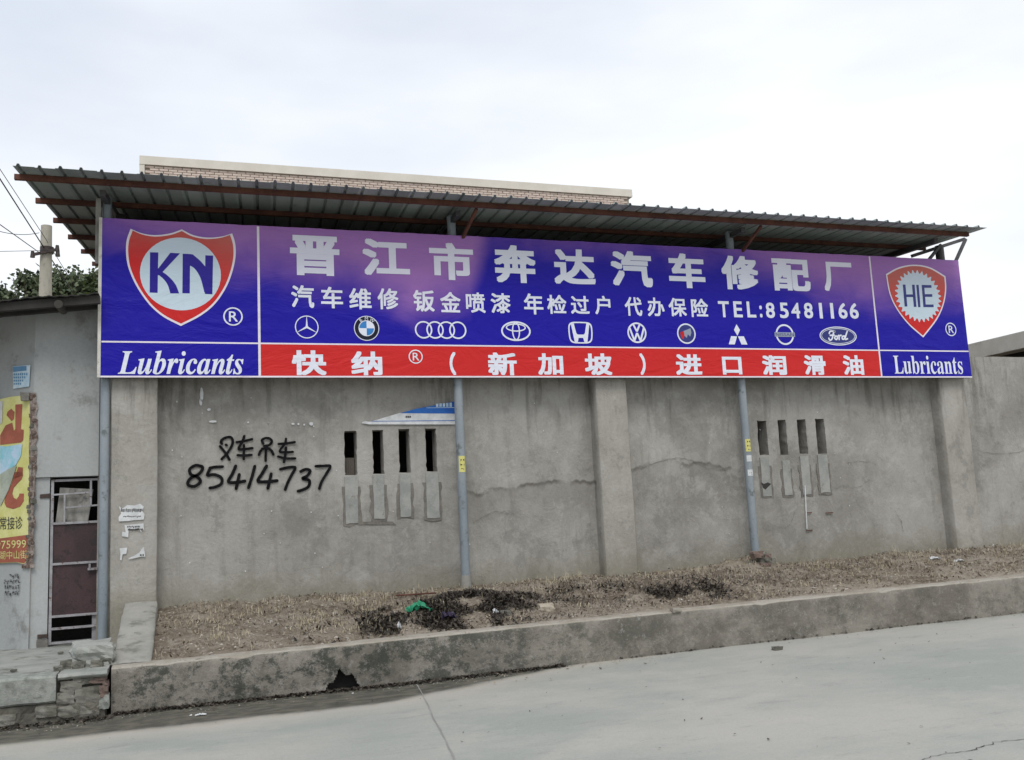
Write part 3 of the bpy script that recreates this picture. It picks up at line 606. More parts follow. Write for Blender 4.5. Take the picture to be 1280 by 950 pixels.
foot = thing('footing', 'broken brick and concrete footing lump at the base of the stickered right post', 'footing', (7.3, 11.45, .7))
def lump(cx, cy, cz, sx, sy, sz, mat, name, parent, seed=0, sub=2, rough=.25, flat=0, rot=0):
    bm = bmesh.new(); bmesh.ops.create_cube(bm, size=2); bmesh.ops.subdivide_edges(bm, edges=bm.edges, cuts=sub, use_grid_fill=True)
    for v in bm.verts:
        p = v.co.copy(); q_ = p.normalized() * 1.15; p = p.lerp(q_, .22 if not flat else flat)
        d = noise.noise(p * 1.4 + Vector((seed * 7.3, seed, 0))) * rough + noise.noise(p * 4 + Vector((0, seed * 3.1, 0))) * rough * .35
        p *= 1 + d; v.co = Vector((p.x * sx / 2, p.y * sy / 2, p.z * sz / 2))
    if rot: bmesh.ops.rotate(bm, verts=bm.verts, matrix=Matrix.Rotation(rot, 3, 'Z'))
    me = bpy.data.meshes.new(name); bm.to_mesh(me); bm.free(); me.materials.append(mat)
    o = bpy.data.objects.new(name, me); C.objects.link(o)
    if parent: o.parent = parent; o.location = Vector((cx, cy, cz)) - parent_world(parent)
    else: o.location = (cx, cy, cz)
    return o
for k, (dx, dy, dz, s, mt) in enumerate([(-.09, -.06, .05, .15, M_BRICK), (.07, -.05, .01, .13, M_BRICK), (0, -.07, -.05, .16, M_STONE), (.12, .0, -.06, .14, M_STONE), (-.14, .03, -.08, .16, M_STONE), (.02, .02, .04, .12, M_STONE), (-.02, -.12, -.10, .14, M_BRICK)]):
    lump(7.3 + dx * 1.1, 11.36 + dy, .84 + dz, s, s * .7, s * .6, mt, 'stone' if mt is M_STONE else 'brick', foot, k, rot=k)
# ------------------------------------------------------------------ canopy
RK, RS = .07735, .06925
def rz(y): return 5.38 + RS * (y - 10.6)
canopy = thing('canopy_roof', 'long corrugated metal canopy roof on rusty red purlins above the sign', 'roof', (4.5, 10.6, 5.38))
NP = 64; PX = .1995; X0R = -1.70; YB = 16.4
prof_ = [(0, 0), (.030, .0), (.040, .027), (.060, .027), (.070, .0), (PX + .004, 0)]
def panel_mesh():
    me = bpy.data.meshes.new('roof_panel'); t = .0025; vs = []; L_ = YB - 10.6
    for (y, k) in ((0, 0), (L_, 1)):
        for s_ in (0, t):
            for (a, b) in prof_: vs.append((a - .05 + RK * y, y, b + s_ + RS * y))
    n = len(prof_); f = []
    for i in range(n - 1):
        f.append((i, 2 * n + i, 2 * n + i + 1, i + 1)); f.append((n + i, n + i + 1, 3 * n + i + 1, 3 * n + i)); f.append((i, i + 1, n + i + 1, n + i)); f.append((2 * n + i, 3 * n + i, 3 * n + i + 1, 2 * n + i + 1))
    me.from_pydata(vs, [], f); me.materials.append(M_SHEET); return me
pm = panel_mesh(); proto = None
for k in range(NP):
    o = bpy.data.objects.new('roof_panel', pm); C.objects.link(o); o.parent = canopy
    o.location = Vector((X0R + .05 + k * PX, 10.6 + random.uniform(-.012, .012), 5.38 + random.uniform(0, .003))) - Vector(canopy.location)
XR = X0R + NP * PX
for (y, w) in ((10.90, .05), (11.86, .05), (12.80, .05), (13.72, .05), (14.65, .05), (15.55, .05), (16.3, .05)):
    x0 = X0R - .05 + RK * (y - 10.6); x1 = XR - .08 + RK * (y - 10.6)
    m = MB(); m.box(x0, x1, y - w / 2, y + w / 2, rz(y) - .062, rz(y) - .004); m.build('purlin', M_RUST, canopy)
for x in (3.225, 7.31, 10.62, -.86):                      # rafters and props at the posts
    m = MB(); m.bar((x - .02, 11.1, rz(11.1) - .10), (x - .02 + RK * 5, 16.2, rz(16.2) - .10), .06, .07); m.build('rafter', M_DSTEEL, canopy)
for x in (3.29, 7.38):
    m = MB(); m.bar((x + .02, 11.47, 5.02), (x + .12, 10.98, rz(10.95) - .06), .035, .035); m.build('strut', M_RUST, canopy)
m = MB(); a, b = at(1193, 330, 11.5), at(1207, 299, 11.5); m.bar(a, b, .04, .04); m.build('strut', M_DSTEEL, canopy)
m = MB(); a, b = at(1160, 326, 11.5), at(1176, 306, 11.5); m.bar(a, b, .04, .04); m.build('strut', M_DSTEEL, canopy)
m = MB(); a, b = at(1140, 320, 11.6), at(1205, 299, 11.6); m.bar(a, b, .05, .05); m.build('strut', M_DSTEEL, canopy)
m = MB(); m.box(-.975, -.92, 11.43, 11.49, 4.6, rz(11.4) - .07); m.build('upright', M_BOARD, canopy)
# the workshop behind the wall
shed = thing('workshop', 'dark workshop interior behind the wall, seen through the slots and under the canopy', 'workshop', (5, 14, 0))
for (nm, a) in (('back_wall', (-.8, 11.6, 16.3, 16.5, -.1, rz(16.3) - .12)), ('side_wall', (-.80, -.68, 11.95, 16.3, -.1, 5.36)), ('side_wall', (11.5, 11.62, 11.95, 16.3, -.1, 3.6)), ('inner_floor', (-.68, 11.5, 11.93, 16.3, -.1, .1)), ('slot_dark_block', (1.2, 4.4, 13.0, 13.5, .1, 3.4))):  # last box is an added block that keeps the left slots dark
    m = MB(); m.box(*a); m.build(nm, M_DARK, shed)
# ------------------------------------------------------------------ tiled building behind
bld = thing('tiled_building', 'cream building parapet faced with small pinkish tiles, rising behind the canopy', 'building', (4.6, 20, 0))
m = MB(); m.box(-.84, 10.05, 20.03, 30, 0, 9.05); m.build('facade', M_JOINT, bld)
m = MB(); m.box(-.90, 10.12, 19.96, 30.05, 8.98, 9.16); m.build('parapet_coping', M_CREAM, bld)
m = MB(); m.box(-.90, -.80, 19.97, 30.0, 0, 8.98); m.build('corner_trim', M_CREAM, bld)
m = MB()
for r in range(14):
    z = 8.975 - .052 * (r + 1); x = -.79 + (r % 2) * .09
    while x < 9.9:
        w = .165; dz = random.uniform(-.001, .001); m.box(x, min(x + w, 10.05), 19.995 + random.uniform(0, .006), 20.035, z + dz + .004, z + .045 + dz); x += .18
m.build('wall_tiles', M_TILE, bld, kind='stuff')
# building at far right
rb = thing('flat_roofed_building', 'flat-roofed building with pale concrete slab edge behind the wall at the far right', 'building', (18, 16, 0))
m = MB(); m.box(15.22, 24, 12.4, 26, 4.27, 4.60); m.build('roof_slab', M_SLAB, rb, bevel=.01)
m = MB(); m.box(15.55, 23.8, 12.6, 25.8, 0, 4.27); m.build('house_wall', M_DARK, rb)
# ------------------------------------------------------------------ SIGN
SY = 11.36; _q = SY / 11.20; zq = lambda z: 1.55 + (z - 1.55) * _q
sign = thing('billboard', 'long blue and red vinyl shop sign with white Chinese lettering and car emblems', 'sign', (5.1, SY, 3.26))
SX0, SX1, SZ0, SZ1 = -.90 * _q, 11.075 * _q, zq(3.262), zq(5.06)
D1X, D2X = .795 * _q, 9.44 * _q
m = MB(); 
def wave(x, z): return SY + .004 * fn(x, z, .7)
def sheet(name, x0, x1, z0, z1, mat, off=0.0, nx=60, nz=10, wav=0):
    m = MB()
    def f(u, v):
        dz = 0
        if wav and abs(v - z1) < 1e-6: dz = .006 * fn(u, 0, 2.5, 3) + .006 * fn(u, 0, 7, 3)
        return (u, SY - off, v + dz)
    rough_grid(m, np.linspace(x0, x1, nx), np.linspace(z0, z1, nz), f)
    return m.build(name, mat, sign)
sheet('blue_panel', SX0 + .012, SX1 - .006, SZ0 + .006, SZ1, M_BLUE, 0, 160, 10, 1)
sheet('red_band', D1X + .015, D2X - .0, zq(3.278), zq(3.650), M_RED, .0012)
for (x0, x1, z0, z1) in ((SX0, SX1, SZ0, zq(3.281)), (SX0 + .02, SX1 - .01, zq(3.650), zq(3.668))):
    sheet('white_line', x0, x1, z0, z1, M_EDGE, .0022, 40, 2)
for (x, w) in ((D1X, .028), (D2X, .026)): sheet('white_line', x - w / 2, x + w / 2, zq(3.281), zq(5.05), M_EDGE, .0030, 2, 12)
sheet('folded_border', SX0 - .02, SX0 + .014, SZ0, SZ1 + .005, worn('grubby_white_vinyl', (.52, .50, .42), (.66, .64, .58), sc=6, rough=.6, c3=(.25, .22, .16), c3sc=10), .0034, 2, 20)
m = MB(); FB = SY + .062
m.box(SX0, SX1, SY + .004, FB, SZ0 + .0, SZ0 + .04); m.box(SX0, SX1, SY + .004, FB, SZ1 - .05, SZ1 - .01); m.box(SX0, SX1, SY + .004, FB, 4.24, 4.28)
m.build('frame_rail', M_DSTEEL, sign)
for k in range(13):
    x = SX0 + .002 + k * (SX1 - SX0 - .044) / 12
    m = MB(); m.box(x, x + .04, SY + .006, FB - .002, SZ0 + .04, SZ1 - .05); m.build('frame_upright', M_DSTEEL, sign)
m = MB(); m.box(SX0, SX1, FB + .001, FB + .004, SZ0 + .01, SZ1 - .02); m.build('back_sheet', M_SHEET, sign)
for x in (-.5, 3.225, 5.3, 7.31, 10.95):
    m = MB(); m.bar((x, FB - .01, 3.36), (x, 11.5, 3.36), .03, .03); m.build('bracket', M_RUST, sign)
SL = SY - .005
def chars(rows, mat, off, name='lettering', D=SL):
    for ch, *bb in rows:
        m = MB(); glyph_px(m, ch, bb, D, off); m.build(name, mat, sign)
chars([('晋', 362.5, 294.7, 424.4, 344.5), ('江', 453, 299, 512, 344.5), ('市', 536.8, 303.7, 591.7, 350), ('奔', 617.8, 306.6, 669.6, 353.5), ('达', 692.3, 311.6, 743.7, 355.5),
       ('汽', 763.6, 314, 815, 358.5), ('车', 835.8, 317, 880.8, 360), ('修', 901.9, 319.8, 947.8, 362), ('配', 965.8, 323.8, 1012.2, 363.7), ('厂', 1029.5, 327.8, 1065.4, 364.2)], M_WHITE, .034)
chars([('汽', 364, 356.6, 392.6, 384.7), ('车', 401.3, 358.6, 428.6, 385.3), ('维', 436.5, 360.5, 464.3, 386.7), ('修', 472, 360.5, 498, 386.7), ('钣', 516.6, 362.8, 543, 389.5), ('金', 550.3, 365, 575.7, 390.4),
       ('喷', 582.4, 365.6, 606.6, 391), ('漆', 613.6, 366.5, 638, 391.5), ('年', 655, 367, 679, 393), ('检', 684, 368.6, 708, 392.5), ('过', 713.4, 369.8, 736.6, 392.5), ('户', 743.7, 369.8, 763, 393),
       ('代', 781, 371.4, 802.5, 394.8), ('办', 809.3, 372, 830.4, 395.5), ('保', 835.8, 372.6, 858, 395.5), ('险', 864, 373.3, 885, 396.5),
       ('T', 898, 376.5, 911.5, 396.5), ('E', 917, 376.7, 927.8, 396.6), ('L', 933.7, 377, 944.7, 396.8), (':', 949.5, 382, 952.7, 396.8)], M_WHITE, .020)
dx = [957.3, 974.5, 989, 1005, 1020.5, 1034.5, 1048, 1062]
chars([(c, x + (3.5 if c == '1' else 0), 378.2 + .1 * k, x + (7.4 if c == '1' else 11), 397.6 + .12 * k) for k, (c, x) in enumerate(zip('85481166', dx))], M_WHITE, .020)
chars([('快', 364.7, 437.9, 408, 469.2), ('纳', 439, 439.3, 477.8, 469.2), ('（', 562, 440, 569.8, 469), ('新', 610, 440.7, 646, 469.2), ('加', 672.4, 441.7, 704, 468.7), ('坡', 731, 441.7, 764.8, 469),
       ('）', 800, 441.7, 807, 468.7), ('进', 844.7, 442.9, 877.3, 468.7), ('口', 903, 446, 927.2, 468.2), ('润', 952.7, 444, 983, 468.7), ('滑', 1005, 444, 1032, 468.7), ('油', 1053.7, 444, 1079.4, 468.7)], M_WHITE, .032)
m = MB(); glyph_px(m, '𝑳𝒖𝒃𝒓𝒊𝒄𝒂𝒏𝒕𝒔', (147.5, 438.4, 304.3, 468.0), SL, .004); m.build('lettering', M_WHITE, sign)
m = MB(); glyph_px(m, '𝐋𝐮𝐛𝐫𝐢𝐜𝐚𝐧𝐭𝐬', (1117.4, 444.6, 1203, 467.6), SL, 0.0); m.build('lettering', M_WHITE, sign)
def registered(cx, cy, rx, ry, name='registered_mark'):
    c = at(cx, cy, SL); a = at(cx + rx, cy, SL).x - c.x; b = c.z - at(cx, cy + ry, SL).z
    m = MB(); ring(m, c.x, c.z, a, b, a * .15, SL, 0, 28); glyph_px(m, 'R', (cx - rx * .42, cy - ry * .55, cx + rx * .5, cy + ry * .55), SL - .0006, .006); m.build(name, M_WHITE, sign)
registered(291.3, 395.6, 12.2, 11.6); registered(519.6, 445.8, 8.8, 8.8); registered(1188.6, 411.7, 6.8, 8.4)
# shield with KN
k6 = lambda p: (140 + p[0] / 4.526, 270 + p[1] / 4.526)
top = smooth_pts([(105, 72), (170, 98), (245, 108), (330, 98), (395, 75)], 5) + smooth_pts([(395, 75), (460, 108), (540, 122), (620, 116), (680, 98)], 5)[1:]
side = smooth_pts([(680, 98), (698, 160), (698, 240), (675, 335), (640, 415), (580, 500), (500, 565), (390, 622)], 5)[1:] + smooth_pts([(390, 622), (290, 570), (210, 500), (140, 400), (95, 300), (80, 220), (82, 140), (105, 72)], 5)[1:-1]
outl = [tuple(p) for p in top + side]; cxy = np.array([390, 300.])
sh = thing_part = None
def shrink(pts, c, f): return [tuple(c + (np.array(p) - c) * f) for p in pts]
m = MB(); poly_px(m, outl, SL, 0, k6); shield = m.build('shield_emblem', M_EDGE, sign)
def sub(mb, name, mat, par): return mb.build(name, mat, par)
m = MB(); poly_px(m, shrink(outl, np.array([390, 310.]), .958), SL - .0008, 0, k6); sub(m, 'red_field', M_RED, shield)
c = at(*k6((390, 327)), SL); ra = at(*k6((616, 327)), SL).x - c.x; rb_ = c.z - at(*k6((390, 534)), SL).z
m = MB(); disc(m, c.x, c.z, ra, rb_, SL - .0016, 0, 48); sub(m, 'pale_disc', M_DISC, shield)
m = MB()
for pl in ([(215, 205), (262, 206), (258, 435), (213, 433)],
           [(259, 300), (330, 208), (385, 211), (302, 300), (268, 335), (259, 335)],
           [tuple(p) for p in smooth_pts([(280, 312), (318, 340), (358, 385), (380, 438)], 5)] + [tuple(p) for p in smooth_pts([(330, 438), (315, 390), (290, 355), (259, 330)], 5)],
           [(400, 213), (442, 215), (440, 438), (398, 437)],
           [(442, 215), (460, 218)] + [tuple(p) for p in smooth_pts([(460, 220), (510, 265), (540, 320), (530, 440)], 6)] + [tuple(p) for p in smooth_pts([(522, 430), (500, 350), (470, 300), (440, 280)], 6)],
           [(528, 222), (572, 224), (568, 443), (525, 441)]):
    poly_px(m, pl, SL - .0024 - random.uniform(0, .0004), 0, k6)
sub(m, 'lettering', M_KNBLUE, shield)
# shield with HIE
k5 = lambda p: (1080 + p[0] / 5.94, 320 + p[1] / 5.94)
o2 = smooth_pts([(162, 135), (255, 85), (370, 64), (490, 84), (605, 150)], 6) + smooth_pts([(605, 150), (611, 245), (592, 360), (540, 475), (440, 605)], 6)[1:] + smooth_pts([(440, 605), (330, 508), (240, 390), (188, 275), (162, 135)], 6)[1:-1]
o2 = [tuple(p) for p in o2]
m = MB(); poly_px(m, o2, SL, 0, k5); sh2 = m.build('shield_emblem', M_EDGE, sign)
m = MB(); poly_px(m, shrink(o2, np.array([400, 300.]), .955), SL - .0008, 0, k5); sub(m, 'red_field', M_RED, sh2)
c = at(*k5((403, 297)), SL); ra = at(*k5((403 + 150, 297)), SL).x - c.x; rb_ = c.z - at(*k5((403, 297 + 172)), SL).z
m = MB(); NT = 30; vs = []
for k in range(NT * 4):
    t = 2 * math.pi * k / (NT * 4); f = 1.125 if (k % 4) in (0, 1) else .99
    t += (.012 if k % 4 == 0 else -.012 if k % 4 == 1 else 0); vs.append((c.x + ra * f * math.cos(t), SL - .0016, c.z + rb_ * f * math.sin(t)))
m.add(vs, [tuple(range(len(vs)))]); sub(m, 'pale_gear', M_DISC, sh2)
m = MB()
for pl in ([(288, 212), (308, 212), (322, 375), (302, 375)], [(356, 213), (376, 213), (390, 378), (370, 378)], [(305, 285), (370, 285), (372, 305), (307, 305)],
           [(388, 214), (406, 214), (420, 380), (402, 380)], [(428, 215), (447, 215), (460, 380), (441, 380)], [(447, 215), (500, 216), (502, 236), (449, 236)], [(452, 283), (506, 283), (508, 303), (454, 303)], [(458, 360), (516, 360), (518, 380), (460, 380)]):
    poly_px(m, pl, SL - .0024 - random.uniform(0, .0004), 0, k5)
sub(m, 'lettering', M_NAVY, sh2)
# car emblems
def emblem(px, py, r_px, label):
    c = at(px, py, SL); r = c.z - at(px, py + r_px, SL).z
    return c.x, c.z, r, label
def fin(m, mats, label): o = m.build('car_emblem', mats, sign); o['label'] = label; return o
x, z, r, _ = emblem(383.5, 408.7, 14.3, ''); m = MB(); ring(m, x, z, r, r, r * .085, SL)
for a in (90, 210, 330):
    a = math.radians(a); d = (math.cos(a), math.sin(a)); nn = (-d[1], d[0])
    m.add([(x + nn[0] * r * .09, SL - .0005, z + nn[1] * r * .09), (x - nn[0] * r * .09, SL - .0005, z - nn[1] * r * .09), (x + d[0] * r * .95 - nn[0] * r * .01, SL - .0005, z + d[1] * r * .95 - nn[1] * r * .01), (x + d[0] * r * .95 + nn[0] * r * .01, SL - .0005, z + d[1] * r * .95 + nn[1] * r * .01)], [(0, 1, 2, 3)])
disc(m, x, z, r * .12, r * .12, SL - .001, 0, 12); fin(m, M_WHITE, 'thin white ring with three-pointed star')
x, z, r, _ = emblem(458.3, 410.3, 15.6, ''); m = MB(); disc(m, x, z, r, r, SL, 0); disc(m, x, z, r * .94, r * .94, SL - .0005, 1); ring(m, x, z, r * .64, r * .64, r * .06, SL - .001, 0)
for k in range(4): disc(m, x, z, r * .58, r * .58, SL - .001, 0 if k % 2 == 0 else 2, 8, k * math.pi / 2, (k + 1) * math.pi / 2)
for ch, a in (('B', 125), ('M', 90), ('W', 55)):
    a = math.radians(a); cx_, cz_ = x + math.cos(a) * r * .79, z + math.sin(a) * r * .79; V, F_ = glyph(ch, 0); lo, hi = V.min(0), V.max(0); s_ = r * .26 / (hi[1] - lo[1]); ro = a - math.pi / 2
    m.add([(cx_ + ((v[0] - (lo[0] + hi[0]) / 2) * math.cos(ro) - (v[1] - (lo[1] + hi[1]) / 2) * math.sin(ro)) * s_, SL - .0015, cz_ + ((v[0] - (lo[0] + hi[0]) / 2) * math.sin(ro) + (v[1] - (lo[1] + hi[1]) / 2) * math.cos(ro)) * s_) for v in V], F_, 0)
fin(m, [M_WHITE, M_BLACKV, M_CYAN], 'round black-rimmed emblem with blue and white quarters')
m = MB()
for k, px in enumerate((529.5, 543.8, 558.0, 572.2)):
    x, z, r, _ = emblem(px, 412.2 + k * .2, 11.0, ''); ring(m, x, z, r, r, r * .17, SL - .0005 * k)
fin(m, M_WHITE, 'four interlocked white rings')
x, z, r, _ = emblem(645, 413.9, 12.4, ''); m = MB(); ring(m, x, z, r * 1.55, r, r * .17, SL); ring(m, x, z, r * .42, r * .93, r * .13, SL - .0005); ring(m, x, z + r * .36, r * 1.05, r * .42, r * .13, SL - .001); fin(m, M_WHITE, 'oval emblem made of three crossing ellipses')
x, z, r, _ = emblem(725.7, 415.8, 13.6, ''); m = MB()
w, h = 1.18, 1.0; o_ = []; i_ = []
for k in range(32):
    t = 2 * math.pi * k / 32; s1, c1 = math.sin(t), math.cos(t); e = .45
    px_, pz_ = abs(c1) ** e * math.copysign(1, c1), abs(s1) ** e * math.copysign(1, s1); nar = 1 - .06 * (pz_ < 0) * abs(pz_)
    o_.append((x + px_ * w * r * nar, SL, z + pz_ * h * r)); i_.append((x + px_ * (w - .13) * r * nar, SL, z + pz_ * (h - .12) * r))
m.add(o_ + i_, [(k, (k + 1) % 32, 32 + (k + 1) % 32, 32 + k) for k in range(32)])
P2(m, [(-.92, .88), (-.62, .88), (-.42, -.05), (-.28, -.18), (.28, -.18), (.42, -.05), (.62, .88), (.92, .88), (.62, -.86), (.32, -.86), (.22, -.48), (-.22, -.48), (-.32, -.86), (-.62, -.86)], x, z, r, SL - .0006); fin(m, M_WHITE, 'rounded square emblem with a broad white H')
x, z, r, _ = emblem(796.2, 415.9, 12.9, ''); m = MB(); ring(m, x, z, r, r, r * .16, SL)
def thick(m, pts, wdt, x, z, r, D, mi=0):
    for k, (a, b) in enumerate(zip(pts[:-1], pts[1:])):
        a, b = np.array(a), np.array(b); d = (b - a) / np.linalg.norm(b - a); nn = np.array([-d[1], d[0]]) * wdt / 2
        q_ = [a + nn, a - nn, b - nn, b + nn]; m.add([(x + p[0] * r, D - .0002 * k, z + p[1] * r) for p in q_], [(0, 1, 2, 3)], mi)
thick(m, [(-.36, .84), (0, .12), (.36, .84)], .19, x, z, r, SL - .0005); thick(m, [(-.74, .46), (-.32, -.78), (0, -.02), (.32, -.78), (.74, .46)], .19, x, z, r, SL - .0015); fin(m, M_WHITE, 'round emblem with V above W')
x, z, r, _ = emblem(858, 417, 12.8, ''); m = MB(); disc(m, x, z, r * 1.0, r, SL, 0); disc(m, x, z, r * .86, r * .86, SL - .0005, 1)
for k, mi in ((-1, 2), (0, 3), (1, 3)): P2(m, [(k * .38 - .28, .30 + k * .14), (k * .38 + .10, .44 + k * .14), (k * .38 + .16, .0 + k * .14), (k * .38 + .0, -.38 + k * .14), (k * .38 - .22, -.18 + k * .14)], x, z - r * .05, r, SL - .001 - .0003 * (k + 1), mi)
fin(m, [M_WHITE, M_NAVY, M_RED, M_GREYV], 'round dark emblem with three slanted shields')
x, z, r, _ = emblem(921.7, 418.4, 13.2, ''); m = MB()
P2(m, [(0, 1.0), (.32, .45), (0, -.10), (-.32, .45)], x, z, r, SL); P2(m, [(-.05, -.16), (-.68, -.14), (-1.0, -.92), (-.36, -.92)], x, z, r, SL); P2(m, [(.05, -.16), (.68, -.14), (1.0, -.92), (.36, -.92)], x, z, r, SL); fin(m, M_WHITE, 'three white diamonds')
x, z, r, _ = emblem(981, 418.2, 13.0, ''); m = MB(); ring(m, x, z, r, r, r * .17, SL); P2(m, [(-1.12, .22), (1.12, .22), (1.12, -.22), (-1.12, -.22)], x, z, r, SL - .0006, 1)
V, F_ = glyph('NISSAN', 0); lo, hi = V.min(0), V.max(0); m.add([(x + ((v[0] - lo[0]) / (hi[0] - lo[0]) - .5) * 2.0 * r, SL - .0014, z + ((v[1] - lo[1]) / (hi[1] - lo[1]) - .5) * .28 * r) for v in V], F_, 2); fin(m, [M_WHITE, M_GREYV, M_NAVY], 'ring emblem crossed by a lettered bar')
x, z, r, _ = emblem(1047.8, 420, 11.8, ''); m = MB(); disc(m, x, z, r * 2.3, r, SL, 0); disc(m, x, z, r * 2.18, r * .9, SL - .0005, 1); ring(m, x, z, r * 2.08, r * .82, r * .06, SL - .001, 0)
for kk, st in enumerate(([(-1.1, .25), (-.9, .5), (-.3, .45), (-.55, .35), (-.8, -.3), (-1.1, -.45), (-1.2, -.25)], [(-1.0, .05), (-.5, .08)], [(-.3, .0), (-.5, -.2), (-.3, -.38), (-.1, -.15), (-.3, .0)], [(-.05, -.02), (.1, .05), (.05, -.38)], [(.1, .0), (.35, .08)], [(.75, .0), (.5, -.05), (.45, -.3), (.65, -.32), (.85, .0)], [(1.15, .5), (.9, .0), (.8, -.35), (1.1, -.28)])):
    stroke(m, [(x + a * r, z + b * r) for a, b in st], r * .17, SL - .0016 - .0005 * kk, 0, 4)
fin(m, [M_WHITE, M_NAVY], 'oval emblem with white script lettering')
# ------------------------------------------------------------------ LEFT BUILDING
lb = thing('gatehouse', 'grey rendered gatehouse at the left edge with a low dark roof', 'building', (-1.6, 11.9, .4))
CX, FY = -1.60, 11.66
dA = Vector((-.72, .69, 0)).normalized()
m = MB(); zt = 4.10
def fb(u, v): return (u, FY + .006 * fn(u, v, 1.2), v)
rough_grid(m, np.linspace(CX, -.93, 6), np.linspace(2.225, zt + .1, 9), fb); rough_grid(m, np.linspace(CX, -1.425, 3), np.linspace(.2, 2.225, 8), lambda u, v: (u, FY + .03 + .006 * fn(u, v, 1.2), v))
m.add([(CX, FY, 2.225), (-.93, FY, 2.225), (-.93, FY + .2, 2.225), (CX, FY + .2, 2.225)], [(0, 1, 2, 3)]); m.add([(-1.425, FY + .03, .2), (-1.425, FY + .3, .2), (-1.425, FY + .3, 2.225), (-1.425, FY + .03, 2.225)], [(0, 1, 2, 3)])
rough_grid(m, np.linspace(0, 4.5, 14), np.linspace(.2, zt + .1, 14), lambda u, v: (CX + dA.x * u, FY + dA.y * u + .008 * fn(u, v, 1.4, 3), v))
m.build('rendered_wall', M_LWALL, lb)
m = MB(); m.box(-1.6, -.8, 12.3, 12.4, .2, 2.6); m.build('passage_back', M_DARK, lb)
# torn plaster strip exposing brick at the corner
m = MB(); pl = []
for k in range(24):
    v = 1.25 + k * .083; pl.append((-.04 + random.uniform(-.02, .02), v))
pr_ = [(.11 + random.uniform(-.02, .02), 3.12 - k * .12) for k in range(16)]
ptsL = pl + pr_
ew = lambda u, v: (CX + dA.x * u - .014, FY + dA.y * u - .014, v) if u > 0 else (CX - u * 1.0, FY - .016, v)
for k in range(23):
    a0, a1 = pl[k], pl[k + 1]; b0, b1 = (.11 + random.uniform(-.01, .01), a0[1]), (.11, a1[1])
    c0, c1 = (CX - .01, FY - .018, a0[1]), (CX - .01, FY - .018, a1[1])
    m.add([ew(*b0), c0, c1, ew(*b1)], [(0, 1, 2, 3)]); m.add([c0, ew(*a0), ew(*a1), c1], [(0, 1, 2, 3)])
if 1: pass; m.build('broken_plaster_edge', worn('crumbling_plaster', (.20, .15, .13), (.36, .31, .28), sc=14, rough=.97, bump=.03, bsc=14, c3=(.10, .065, .05), c3t=(.5, .6), c3sc=12), lb)
for k in range(30):
    v = 1.28 + k * .063 + random.uniform(-.012, .012); u = random.uniform(-.03, .035)
    lump(CX + dA.x * u - .0, FY + dA.y * u + .0, v, random.uniform(.03, .07), .04, random.uniform(.03, .055), M_BRICK if random.random() < .5 else M_STONE, 'brick', lb, k, 1, .3, rot=.8)
for z_, x_ in ((2.02, -1.50), (.52, -1.50)):
    m = MB(); m.box(x_ - .02, x_ + .08, FY + .015, FY + .04, z_ - .022, z_ + .022, j=.004); m.build('hinge_plate', worn('brown_rust', (.05, .036, .03), (.085, .06, .048), sc=9, rough=.9), lb)
lump(-1.47, FY + .04, .43, .11, .05, .12, M_PATCHD, 'loose_plaster', lb, 5, 3, .12, .05)
# roof of the gatehouse: corrugated sheet with drooping edge
m = MB(); xs_ = np.arange(-4.2, -.885, .035); GE = 11.12; _a, _b = at(0, 375, GE), at(118, 365.5, GE)
ez = lambda x: _a.z + (_b.z - _a.z) * (x - _a.x) / (_b.x - _a.x) + .010 * math.sin(x * 7)
def gr(u, v):
    y = GE + v
    return (u, y, ez(u) + v * .05 + .006 * math.sin(u * 2 * math.pi / .11))
rough_grid(m, xs_, [0, .3, .7, 1.5, 2.8], gr); rough_grid(m, xs_, [0, .3, .7, 1.5, 2.8], lambda u, v: (gr(u, v)[0], gr(u, v)[1] + .002, gr(u, v)[2] - .012)); rough_grid(m, xs_, [0, 1], lambda u, v: (u, GE, gr(u, 0)[2] - .012 * v))
m.build('roof_sheet', M_ASB, lb)
m = MB()
for y in (11.2, 11.5, 12.6): m.bar((-4.2, y, ez(-4.2) - .07 + (y - GE) * .05), (-.90, y, ez(-.90) - .07 + (y - GE) * .05), .07, .09)
m.build('roof_batten', M_DARK, lb)
c = at(73, 380, 11.14); m = MB(); m.tube((c.x, 11.14, c.z), (c.x, 11.6, c.z + .03), .045, 16); m.build('roof_pole_end', worn('old_timber', (.05, .045, .038), (.09, .08, .07)), lb)
# maroon gate
gt = thing('metal_gate', 'narrow maroon sheet-metal gate with grey tube frame beside the leftmost pillar', 'gate', (-1.16, 11.72, .43))
GY = 11.72
def rail(name, p0, p1, w=.028, mat=M_GFRAME): m = MB(); m.bar(p0, p1, w, w); return m.build(name, mat, gt)
rail('stile', (-1.40, GY, .42), (-1.40, GY, 2.19)); rail('stile', (-.925, GY, .42), (-.925, GY, 2.20), .03)
for z in (.435, .585, .715, 1.275, 1.715, 2.185): rail('rail', (-1.40, GY - .004, z), (-.92, GY - .004, z + .003), .025)
rail('bar', (-1.40, GY - .008, 2.03), (-1.02, GY - .008, 2.045), .018); rail('bar', (-1.27, GY - .008, 1.885), (-.93, GY - .008, 1.90), .018)
rail('bar', (-1.275, GY - .012, 1.72), (-1.275, GY - .012, 2.03), .018); rail('bar', (-1.01, GY - .012, 1.90), (-1.01, GY - .012, 2.18), .022)
for z0, z1 in ((.722, 1.268), (1.282, 1.708)):
    m = MB(); rough_grid(m, np.linspace(-1.388, -.94, 8), np.linspace(z0, z1, 8), lambda u, v: (u, GY + .006 + .004 * fn(u, v, 5), v)); m.build('sheet_panel', M_MAROON, gt)
